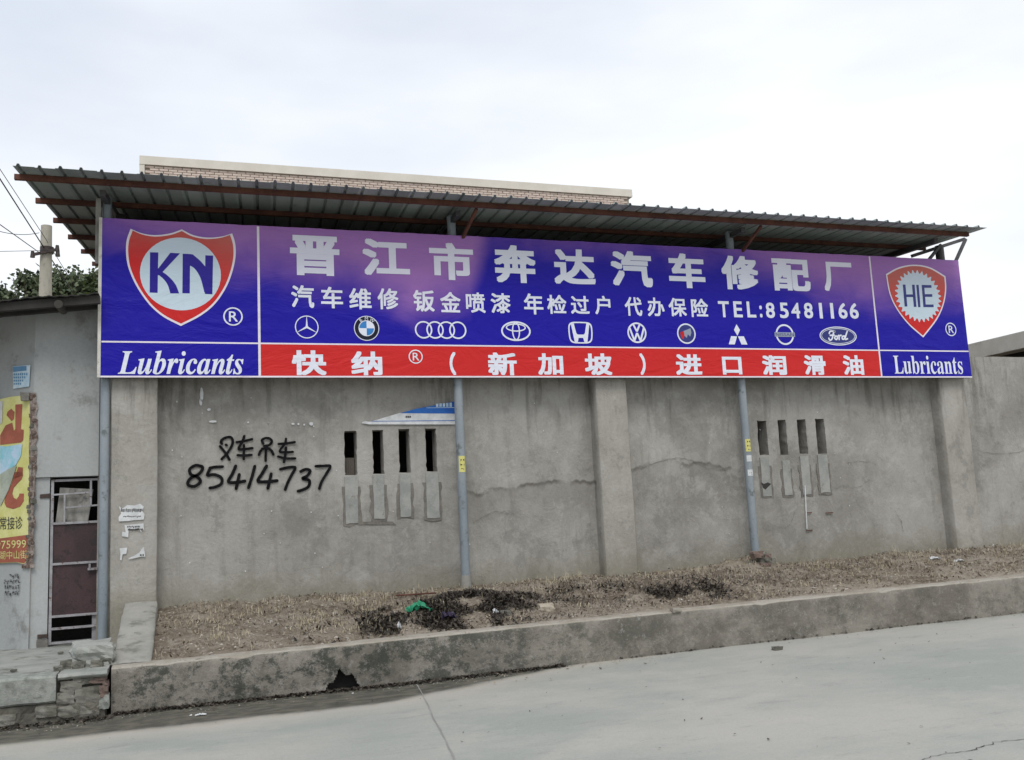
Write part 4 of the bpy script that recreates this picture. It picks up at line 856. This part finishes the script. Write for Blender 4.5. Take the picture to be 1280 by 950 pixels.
m = MB(); slab_poly(m, [(-1.37, 1.72), (-1.04, 1.73), (-.99, 2.08), (-1.33, 2.11)], GY + .04, .02); m.build('board', M_BOARD, gt)
m = MB(); m.box(-1.03, -.93, GY - .045, GY - .02, 1.19, 1.215); m.box(-1.02, -1.0, GY - .05, GY - .01, 1.19, 1.26); m.build('latch', M_GFRAME, gt)
m = MB(); m.box(-.985, -.94, GY + .02, GY + .03, .44, .71); m.build('side_strip', M_GFRAME, gt)
# blue notice and yellow poster on the angled wall
def onA(px, py, off=.012):
    """pixel -> point on the gatehouse's angled face"""
    r = RC @ np.array([px - 640, py - 475, FPX]); nrm = Vector((-dA.y, dA.x, 0)); nrm = nrm if nrm.y < 0 else -nrm
    p0 = Vector((CX, FY, 0)) + nrm * off; o = Vector((0, 0, EYE)); d = Vector(r); t = (p0 - o).dot(nrm) / d.dot(nrm); return o + d * t
def polyA(mb, pts, off, mi=0): mb.add([onA(*p, off) for p in pts], [tuple(range(len(pts)))], mi)
bn = thing('wall_notice', 'small pale blue printed notice above the yellow poster on the gatehouse wall', 'notice', onA(27, 472))
m = MB(); polyA(m, [(16, 458), (38, 456), (36.5, 483), (16.5, 486)], .014); m.build('paper', M_PLIGHT, bn)
m = MB(); polyA(m, [(16.3, 458.5), (33, 457.2), (33, 463), (16.4, 465)], .016)
for k in range(4):
    for j_ in range(7 - k): polyA(m, [(17 + j_ * 2.6, 467 + k * 4 - j_ * .15), (18.6 + j_ * 2.6, 466.8 + k * 4 - j_ * .15), (18.6 + j_ * 2.6, 469 + k * 3.9), (17 + j_ * 2.6, 469.2 + k * 3.9)], .016)
m.build('print', worn('notice_blue', (.10, .25, .42), (.16, .32, .5)), bn)
yp = thing('yellow_poster', 'torn yellow and brown-red clinic poster hanging on the gatehouse wall at the left edge', 'poster', onA(15, 600))
m = MB(); edge = [(-22, 503), (0, 499), (12, 496), (27, 494.5), (37, 500), (37.5, 530), (36, 560), (36.5, 600), (35.5, 640), (35, 700), (30, 705), (20, 703), (0, 704), (-22, 706)]
polyA(m, edge, .020); m.build('sheet', M_YELLOW, yp)
m = MB(); polyA(m, [(-22, 676), (0, 673), (34.6, 668.5), (34.4, 699), (30, 704), (20, 702.5), (0, 703.5), (-22, 705)], .023)
k1 = lambda P_: [(a / 8.64, 490 + b / 8.64) for a, b in P_]; k2 = lambda P_: [(a / 5.58, 590 + b / 5.58) for a, b in P_]
def prt(): 
    global m; m.build('brown_red_print', M_PRED, yp); m = MB()
prt()
for P_ in ([(165, 135), (240, 130), (225, 400), (255, 410), (250, 520), (225, 545), (0, 570), (0, 470), (60, 360), (130, 330), (150, 420), (165, 400)], [(80, 215), (120, 180), (155, 215), (150, 290), (125, 315), (70, 250)], ): polyA(m, k1(P_), .024); prt()
for P_ in ([(195, 810), (245, 815), (245, 900), (150, 940)],): polyA(m, k1(P_), .024); prt()
polyA(m, k2([tuple(p) for p in [(100, 0), (155, 0), (160, 20), (150, 50), (125, 75), (95, 110), (85, 150), (95, 180), (115, 190), (130, 170), (135, 150), (165, 150), (165, 200), (140, 240), (90, 258), (45, 245), (30, 215), (35, 180), (60, 130), (85, 70)]]), .024)
m.build('brown_red_print', M_PRED, yp)
m = MB(); polyA(m, k1([(0, 580), (60, 590), (150, 575), (240, 560), (225, 690), (170, 790), (60, 850), (0, 900)]), .026); m.build('photo_print', worn('pale_turquoise_print', (.22, .52, .60), (.50, .60, .75), sc=5, rough=.5, bump=.001), yp)
m = MB(); polyA(m, k1([(0, 890), (90, 830), (180, 790), (130, 950), (90, 1060), (30, 1180), (0, 1240)]), .030); m.build('peeled_flap', worn('poster_back', (.30, .33, .27), (.42, .45, .38), rough=.7), yp)
m = MB(); polyA(m, k1([(0, 100), (28, 95), (22, 330), (0, 350)]), .027); m.build('paper_scrap', M_PAPER, yp)
def textA(ch, bb, off, mat, bold=.02, name='lettering'):
    V, F_ = glyph(ch, 0); lo, hi = V.min(0), V.max(0); x0, y0, x1, y1 = bb[:4]; sl2 = bb[4] if len(bb) > 4 else 0
    m = MB(); m.add([onA(x0 + (v[0] - lo[0]) / (hi[0] - lo[0]) * (x1 - x0), y1 - (v[1] - lo[1]) / (hi[1] - lo[1]) * (y1 - y0) + sl2 * ((v[0] - lo[0]) / (hi[0] - lo[0]) - .5), off) for v in V], F_); m.build(name, mat, yp)
textA('照常接诊', (-10.5, 646, 28, 662, -1.5), .025, M_INK, .02)
textA('975999', (-5, 675.5, 32.5, 685.5, -1.5), .026, M_YELLOW, .02)
textA('龙湖中山街', (-10, 688.5, 33.5, 699, -1.5), .026, M_YELLOW, .01)
lump(*onA(31.5, 496, .05), .09, .06, .09, M_PATCHD, 'tie_knot', yp, 3)
m = MB()
for r_ in range(4):
    for j_ in range(6):
        if r_ == 0 and j_ < 2: continue
        x_ = 4.5 + j_ * 3.4; y_ = 717 + r_ * 7 + random.uniform(-.5, .5)
        for q_ in range(3):
            a = x_ + random.uniform(0, 1.8); b = y_ + random.uniform(0, 3.6); w_, h_ = random.choice(((2.2, .9), (.9, 3)))
            polyA(m, [(a, b), (a + w_, b - .1), (a + w_, b + h_), (a, b + h_)], .014 + .0006 * q_)
m.build('stencilled_marks', M_INK, lb)
# ------------------------------------------------------------------ left pavement platform
pf = tag(thing('raised_pavement', 'raised worn concrete landing on stone masonry in front of the maroon gate', 'pavement', (-1.5, 10.4, 0)))
m = MB()
def ptop(u, v): return (u, v, .40 + .012 * fn(u, v, 1.8) + .005 * fn(u, v, 8) - (.02 if v < 9.32 else 0) * 0)
rough_grid(m, np.arange(-6, -.64, .1), np.arange(9.25, 13.6, .1), ptop); m.build('landing', M_PAVE, pf)
m = MB(); rough_grid(m, np.arange(-6, -.63, .03), np.linspace(-.1, .38, 17), lambda u, v: (u, (9.225 if v < .19 else 9.27) + .035 * fn(u, v, 5) + .02 * fn(u, v, 13, 3) + .008 * fn(u, v, 34, 6), v), smooth=False); m.add([(-.66, 9.3, -.1), (-.66, 11.6, -.1), (-.66, 11.6, .39), (-.66, 9.3, .39)], [(0, 1, 2, 3)]); m.build('masonry_backing', M_MORTAR, pf)
def slabstone(x0, x1, z0, z1, y0=9.20, y1=9.55, mat=M_GRANITE, name='edge_slab', seed=0):
    m = MB(); u_ = np.linspace(0, 1, 26)
    ring_ = [(y1, z1), (y0 + .02, z1), (y0, z1 - .02), (y0 - .005, (z0 + z1) / 2), (y0, z0 + .015), (y0 + .02, z0), (y1, z0)]
    rough_grid(m, [x0 + (x1 - x0) * t for t in u_], range(7), lambda u, v: (u, ring_[int(v)][0] + .014 * fn(u, ring_[int(v)][1], 6, seed), ring_[int(v)][1] + .010 * fn(u, ring_[int(v)][0], 5, seed + 5)), smooth=False)
    for x_ in (x0, x1): m.add([(x_, a, b) for a, b in ring_], [tuple(range(7))])
    return m.build(name, mat, pf)
slabstone(-2.9, -1.045, .185, .412, seed=1); slabstone(-4.6, -2.93, .18, .41, seed=2)
slabstone(-1.03, -.645, .365, .415, 9.17, 9.5, M_PAVE, 'edge_slab', 4)
st = [(-.93, .30, .17, .10, M_STONE), (-.97, .21, .14, .10, M_STONE), (-.81, .335, .1, .05, M_STONE), (-.72, .335, .13, .055, M_BRICK), (-.80, .22, .20, .14, M_STONE), (-.675, .24, .07, .10, M_BRICK), (-.67, .15, .08, .12, M_GRANITE), (-.93, .10, .2, .10, M_STONE), (-.78, .09, .16, .09, M_STONE),
      (-1.12, .12, .17, .10, M_STONE), (-1.42, .08, .15, .09, M_STONE), (-1.75, .11, .19, .10, M_STONE), (-2.2, .10, .16, .11, M_STONE), (-.66, .29, .05, .05, M_BRICK), (-.88, .345, .08, .04, M_STONE)]
for k, (x_, z_, w_, h_, mt) in enumerate(st): lump(x_, 9.285, z_, w_, .16, h_, mt, 'brick' if mt is M_BRICK else 'stone', pf, k + 11, 3, .18, .25)
bk_ = thing('concrete_chunk', 'broken concrete chunk lying on the landing against the sloping strip', 'rubble', (-.85, 9.7, .41))
lump(-.82, 9.80, .49, .34, .60, .21, M_PAVE, 'slab_piece', bk_, 31, 6, .26, .15, .10)
for k, (a, b, c_, s) in enumerate([(-1.0, 9.62, .44, .12), (-.90, 9.50, .44, .11), (-1.03, 9.8, .43, .09), (-.75, 9.48, .44, .10), (-1.06, 9.45, .43, .07), (-.68, 9.55, .45, .09)]): lump(a, b, c_, s, s * .9, s * .6, M_STONE, 'stone', bk_, 40 + k, 3, .25)
for k, (a, b, s) in enumerate([(-1.75, 9.9, .10), (-1.68, 9.8, .08), (-1.85, 9.85, .09), (-1.62, 9.6, .06), (-1.45, 9.75, .05), (-1.2, 10.9, .05)]):
    tag(lump(a, b, .415, s, s, s * .35, M_STONE, 'stone', None, 60 + k), ('flat stone chip lying on the landing, ' + ['middle of the cluster at the left', 'right side of the cluster at the left', 'left side of the cluster at the left', 'alone near the front slab', 'alone between cluster and gate', 'nearest the gate foot'][k]), 'stone', 'stone chips on the landing')
# ------------------------------------------------------------------ utility pole, wires, trees
PY = 20.0
pole = thing('utility_pole', 'pale concrete utility pole with brown insulators rising over the gatehouse roof', 'pole', (-2.59, PY, 0))
m = MB(); m.tube((-2.56, PY, 0), (-2.585, PY, 7.60), .19, 24, 0, .10); m.build('shaft', M_POLE, pole)
m = MB(); m.bar((-2.78, PY - .14, 6.98), (-2.36, PY - .14, 7.10), .05, .05); m.build('crossarm', M_CERAM, pole)
m = MB(); m.tube((-2.57, PY, 7.05), (-2.57, PY, 7.17), .125, 20); m.build('band', M_CERAM, pole)
for a in ((-2.80, 6.98), (-2.37, 7.12), (-2.36, 7.02)):
    m = MB(); m.tube((a[0], PY - .14, a[1] - .06), (a[0], PY - .14, a[1] + .06), .045, 10, 0, .03); m.build('insulator', M_CERAM, pole)
def wire(label, pts, Ds, r=.011, sag=0):
    P = [at(p[0], p[1], d) for p, d in zip(pts, Ds)]; m = MB(); N = 14
    for a, b in zip(P[:-1], P[1:]):
        for k in range(N):
            f = lambda t: a.lerp(b, t) + Vector((0, 0, -sag * 4 * t * (1 - t)))
            m.tube(f(k / N), f((k + 1) / N), r, 5, cap=False)
    tag(m.build('overhead_wire', M_WIRE), label, 'wire', 'overhead wires at the left')
wire('thick overhead wire crossing in front of the pole top and falling right to the trees', [(-60, 130), (52, 305), (110, 395)], [14, PY - .3, 25], .011)
wire('thin overhead wire running just beside the thick one to the pole band', [(-60, 120), (58, 300), (118, 398)], [14, PY - .25, 26], .006)
wire('overhead wire sagging from the left edge to the thick wire', [(-60, 262), (49, 291)], [14, PY - .3], .006, .15)
wire('overhead wire slanting from the left edge down to the lower insulator', [(-60, 238), (51, 317)], [14, PY - .15], .008)
wire('level overhead wire from the left edge to the pole', [(-60, 315.5), (60, 313)], [16, PY - .15], .005)
def tree(x, y, zb, blobs, nl, label, mats, trunk=True):
    t = thing('tree', label, 'tree', (x, y, 0))
    m = MB(); m.tube((x, y, 0), (x + .1, y, zb), .18, 10, 0, .12)
    for b in blobs: m.tube((x + .1, y, zb), (b[0], b[1], b[2]), .08, 6, 0, .02)
    m.build('trunk', M_BARK, t)
    m = MB(); wts = np.array([b[3] ** 2 for b in blobs]); wts = wts / wts.sum()
    cnt = 0
    while cnt < nl:
        b = blobs[rng.choice(len(blobs), p=wts)]; d = rng.normal(size=3); d /= np.linalg.norm(d); rr = b[3] * rng.uniform(.35, 1.0) ** .6 * (1 + .35 * noise.noise(Vector(d * 2.5 + b[0])))
        c_ = np.array(b[:3]) + d * rr * np.array([1, 1, .85])
        if noise.noise(Vector(c_ * 1.9)) < -.12: continue
        for q_ in range(5):                       # a small spray of pointed leaves
            p = c_ + rng.normal(0, .07, 3); ax = rng.normal(size=3) + np.array([0, 0, -.4]); ax /= np.linalg.norm(ax); s_ = np.cross(ax, rng.normal(size=3)); s_ /= np.linalg.norm(s_) + 1e-9
            L_ = rng.uniform(.10, .19); w_ = L_ * .28
            m.add([p, p + ax * L_ * .5 + s_ * w_, p + ax * L_, p + ax * L_ * .5 - s_ * w_], [(0, 1, 2, 3)], 1 if (q_ == 0 and b[4]) else 0)
        cnt += 1
    m.build('crown', mats, t)
TY = 26
def bl(px, py, rr, lt=0, dy=0): v = at(px, py, TY + dy); return (v.x, v.y, v.z, rr, lt)
tree(at(70, 400, TY).x, TY, 4.5, [bl(42, 362, .42), bl(40, 380, .5), bl(72, 352, .48), (bl(84, 350, .36)), bl(78, 375, .7), bl(92, 362, .42), bl(60, 395, .7), bl(112, 385, .5, 1), bl(100, 375, .5, 1), bl(30, 352, .22), bl(126, 352, .36, 1), bl(135, 365, .5, 1), bl(118, 362, .38, 1), bl(88, 342, .22), bl(150, 390, .8)], 3400, 'dark leafy mango-like tree behind the utility pole', [M_LEAF, M_LEAF2])
tree(at(2, 400, 30).x, 30, 4.5, [(at(6, 372, 30).x, 30, at(6, 372, 30).z, .34, 0), (at(-8, 385, 30).x, 30, at(-8, 385, 30).z, .7, 0), (at(16, 385, 30).x, 30, at(16, 385, 30).z, .4, 0), (at(-40, 380, 30).x, 30, at(-40, 380, 30).z, .9, 0)], 900, 'small distant leafy tree at the left edge above the gatehouse roof', [M_LEAF, M_LEAF2])
# ------------------------------------------------------------------ litter, dry grass, gravel (uncountable)
def dens_xy(n, fx):
    o = []
    while len(o) < n:
        x, y = rng.uniform(-.28, 14), rng.uniform(KB - .04, WY - .02)
        if rng.uniform() < fx(x, y): o.append((x, y))
    return o
def blades(name, mat, pts, lmin, lmax, w, up, lay=0.0, zoff=.0):
    m = MB()
    for x, y in pts:
        z = soil_z(x, y) + zoff; a = rng.uniform(0, 6.283); L_ = rng.uniform(lmin, lmax); d = np.array([math.cos(a), math.sin(a), 0]); s_ = np.array([-d[1], d[0], 0]) * w * rng.uniform(.6, 1.3)
        e = rng.uniform(0, 1) * up; p = np.array([x, y, z + .004]); q_ = p + d * L_ * (1 - e) * .5 + np.array([0, 0, L_ * e * .6 + .006]); r_ = q_ + d * L_ * (1 - e) * .5 + np.array([0, 0, L_ * e * .25 - .004])
        m.add([p - s_, p + s_, q_ + s_, q_ - s_, r_], [(0, 1, 2, 3), (3, 2, 4)])
    o = m.build(name, mat); return tag(o, kind='stuff')
def scraps(name, mat, pts, smin, smax, tilt=.6, lift=.01, asp=.5, zf=soil_z):
    m = MB()
    for x, y in pts:
        z = zf(x, y) + rng.uniform(0, lift) + .004; a = rng.uniform(0, 6.283); s_ = rng.uniform(smin, smax); u = np.array([math.cos(a), math.sin(a), rng.uniform(-tilt, tilt)]); v = np.array([-math.sin(a), math.cos(a), rng.uniform(-tilt, tilt)]) * asp
        p = np.array([x, y, z + s_ * .15]); m.add([p - u * s_, p - v * s_, p + u * s_ + np.array([0, 0, s_ * .3]), p + v * s_], [(0, 1, 2), (0, 2, 3)])
    return tag(m.build(name, mat), kind='stuff')
def lumps(name, mat, pts, smin, smax, zf=soil_z):
    m = MB(); V0 = np.array([(1, 0, 0), (-1, 0, 0), (0, 1, 0), (0, -1, 0), (0, 0, 1), (0, 0, -1)], float); F0 = [(0, 2, 4), (2, 1, 4), (1, 3, 4), (3, 0, 4), (2, 0, 5), (1, 2, 5), (3, 1, 5), (0, 3, 5)]
    for x, y in pts:
        s_ = rng.uniform(smin, smax); m.add((V0 * rng.uniform(.5, 1.2, (6, 3)) * s_ * np.array([1, 1, .6])) @ np.array([[math.cos(x * 9), math.sin(x * 9), 0], [-math.sin(x * 9), math.cos(x * 9), 0], [0, 0, 1]]) + np.array([x, y, zf(x, y)]), F0)
    return tag(m.build(name, mat), kind='stuff')
gs = lambda x, y, cx, cy, sx, sy: math.exp(-((x - cx) / sx) ** 2 - ((y - cy) / sy) ** 2)
nn_ = lambda x, y, s, o: max(0, min(1, .5 + 1.6 * fn(x, y, s, o)))
tag(blades('dry_grass', M_STRAW, dens_xy(7500, lambda x, y: min(1, (.22 + .9 * gs(x, y, 1.2, 10.4, 1.1, .8) + .7 * gs(x, y, 2.7, 11.1, 1.0, .3) + .5 * gs(x, y, 3.9, 11.0, .6, .3) + .35 * gs(x, y, 8.5, 10.9, 2.5, .5) + .3 * gs(x, y, 11.5, 11.2, 2, .4)) * nn_(x, y, 1.8, 2) ** 1.5 * (.15 + nn_(x, y, 5, 7) ** 2))), .04, .13, .0020, .8), 'dry straw-coloured grass on the soil bed', 'grass')
tag(blades('dry_weeds', M_STRAW, [(c_[0] + rng.normal(0, .05), min(11.66, c_[1] + rng.normal(0, .04))) for c_ in ((4.55, 11.5), (4.7, 11.55), (6.9, 11.5), (3.6, 11.4), (1.0, 11.3), (9.6, 11.5), (12.0, 11.55), (11.5, 11.5), (12.6, 11.3), (8.9, 11.45), (.2, 11.4), (2.6, 11.5)) for _ in range(16)], .08, .24, .0018, 1.0), 'taller dry weeds along the wall foot', 'weeds')
tag(blades('twigs', M_DLEAF, dens_xy(8000, lambda x, y: (.35 + .5 * gs(x, y, 3.5, 10.5, 2.5, .8)) * nn_(x, y, 2.5, 8)), .03, .13, .0020, .35), 'brown twigs and stalks scattered on the soil bed', 'twigs')
tag(scraps('leaf_litter', M_DLEAF, dens_xy(9000, lambda x, y: (.10 + .9 * nn_(x, y, 2.2, 5)) * (1 - .6 * gs(x, y, .2, 10, .6, .6))), .006, .021, 1.0, .015), 'brown leaf litter over the soil bed', 'leaf litter')
mul = lambda x, y: min(1, (2.4 * gs(x, y, 2.9, 10.15, .55, .42) + .8 * gs(x, y, 1.95, 9.95, .5, .3) + .45 * gs(x, y, 5.4, 10.1, .55, .25) + .15 * gs(x, y, 4.3, 10.6, .7, .3)) * max(0, -.25 + 1.6 * nn_(x, y, 3.0, 4)))
tag(scraps('dark_mulch', M_MULCH, dens_xy(6200, mul), .010, .032, .9, .03, .45), 'heaps of black rotting leaves and twigs', 'mulch')
tag(blades('dark_twigs', M_MULCH, dens_xy(1800, mul), .05, .18, .0035, .6), 'dark twigs poking out of the black heaps', 'twigs')
tag(lumps('gravel', M_GRAV, dens_xy(4200, lambda x, y: .3 + .6 * nn_(x, y, 1.5, 12)), .004, .026), 'gravel and clods on the soil bed', 'gravel')
tag(scraps('litter_scraps', M_SCRAP, dens_xy(70, lambda x, y: .5), .008, .024, .4), 'tiny pale scraps of paper on the soil bed', 'litter')
# debris along the kerb foot and on the road
rzf = lambda x, y: road_z(x)
def kf_pts(n, x0, x1, w):
    o = []
    for _ in range(n): x = rng.uniform(x0, x1); o.append((x, KF - abs(rng.normal(0, w)) + .01))
    return o
lft = lambda n, w: [(rng.uniform(-3.0, -.6), 9.18 - abs(rng.normal(0, w))) for _ in range(n)]
tag(blades('stalks', leafmat('grey_brown_stalk', (.05, .04, .032), (.34, .29, .24)), dens_xy(4200, lambda x, y: min(1, (.9 * gs(x, y, 3.9, 10.6, 1.5, .55) + .8 * gs(x, y, 6.2, 10.7, 1.6, .45) + .5 * gs(x, y, 9.5, 11.0, 2.2, .4)) * (.1 + 1.2 * nn_(x, y, 2.6, 15) ** 2))), .04, .16, .003, .55), 'grey-brown matted stalks on the middle and right of the soil bed', 'stalks')
tag(scraps('gutter_leaves', M_MULCH, kf_pts(2300, -.6, 3.6, .05) + kf_pts(260, 4.2, 14, .015) + lft(800, .07), .008, .028, .7, .012, .5, rzf), 'black leaf debris along the foot of the kerb', 'leaf litter')
tag(lumps('gutter_grit', M_GRAV, kf_pts(900, -.6, 5, .12) + kf_pts(500, 4, 14, .06) + lft(250, .14), .003, .010, rzf), 'grit along the foot of the kerb', 'gravel')
tag(scraps('gutter_litter', M_DLEAF, kf_pts(90, -.6, 4.5, .28) + lft(30, .2), .008, .024, .4, .01, .5, rzf), 'dry leaves in the gutter', 'leaf litter')
tag(scraps('road_specks', M_MULCH, [(rng.uniform(-3, 14), rng.uniform(3.5, 9.2)) for _ in range(260)], .004, .016, .4, .003, .5, rzf), 'dark specks of debris scattered on the road', 'debris')
tag(scraps('pale_gutter_litter', M_SCRAP, kf_pts(22, -.6, 5, .25), .008, .02, .3, .005, .5, rzf), 'pale scraps in the gutter', 'litter')
# individual loose things
def place(px, py, zf=None):
    r = RC @ np.array([px - 640, py - 475, FPX]); best = None
    for y in np.arange(3, 11.7, .01):
        x = r[0] * y / r[1]; z = EYE + r[2] * y / r[1]; gz = soil_z(x, y) if y > KB else (ktop(x) if y > KF else road_z(x))
        if z <= gz: return Vector((x, y, gz))
    return Vector((x, 11.6, gz))
p = place(972, 813); tag(lump(p.x, p.y, p.z + .015, .10, .07, .045, M_MORTAR, 'stone', None, 71), 'lone dark brown clod lying on the pale road near the kerb', 'stone')
p = place(682, 762); tag(lump(p.x, p.y, p.z + .02, .17, .13, .09, worn('tan_stone', (.36, .31, .24), (.44, .39, .31), rough=.95), 'stone', None, 72), 'pale tan stone on the soil between the middle post and pillar', 'stone')
p = place(845, 768); tag(lump(p.x, p.y, p.z + .01, .10, .08, .05, M_GRAV, 'stone', None, 73), 'small grey stone beside the kerb below the right post', 'stone')
p = place(632, 768); tag(lump(p.x, p.y, p.z + .02, .11, .08, .05, M_STONE, 'stone', None, 75), 'grey stone at the kerb side of the black heap', 'stone')
def crumple(px, py, w, d, h, mat, name, label, cat, seed):
    p = place(px, py); m = MB(); m_ = rough_grid(m, np.linspace(-.5, .5, 21), np.linspace(-.5, .5, 15), lambda u, v: (p.x + u * w * (1 + .5 * fn(u, v, 3, seed + 1)) + .2 * w * fn(u, v, 8, seed), p.y + v * d * (1 + .5 * fn(u, v, 4, seed + 2)), p.z + .01 + h * (.5 + 1.0 * fn(u, v, 4, seed) + .7 * abs(fn(u, v, 9, seed))) * (1 - (2 * abs(u)) ** 3) + .012 * fn(u, v, 16, seed)), smooth=False); tag(m.build(name, mat), label, cat)
crumple(522, 765, .24, .14, .08, M_GREEN, 'plastic_scrap', 'crumpled bright green plastic scrap on the black leaf heap', 'litter', 3)
crumple(560, 774, .17, .12, .06, worn('dark_purple_plastic', (.02, .012, .04), (.035, .02, .06), rough=.4), 'plastic_bag', 'crumpled dark purple plastic bag in the black leaf heap', 'litter', 5)
crumple(499, 787, .035, .04, .06, M_PAPER, 'paper_scrap', 'small white scrap at the left foot of the black heap', 'litter', 7)
crumple(619, 768, .06, .05, .04, M_PAPER, 'paper_scrap', 'small white scrap on the right side of the black heap', 'litter', 9)
crumple(1168, 700, .17, .06, .03, M_PAPER, 'paper_scrap', 'long white paper scrap in front of the rightmost pillar', 'litter', 11)
crumple(1198, 703, .13, .06, .03, M_PAPER, 'paper_scrap', 'white paper scrap right of the long one by the rightmost pillar', 'litter', 13)
crumple(251, 895, .08, .04, .006, M_PAPER, 'paper_scrap', 'flat pale scrap lying in the dark gutter at the left', 'litter', 15)
m = MB(); a = place(495, 748); b = place(545, 747); m.tube(a + Vector((0, 0, .03)), b + Vector((0, 0, .05)), .010, 6); tag(m.build('stick', M_RUST), 'thin reddish stick lying at the wall foot left of the middle post', 'stick')
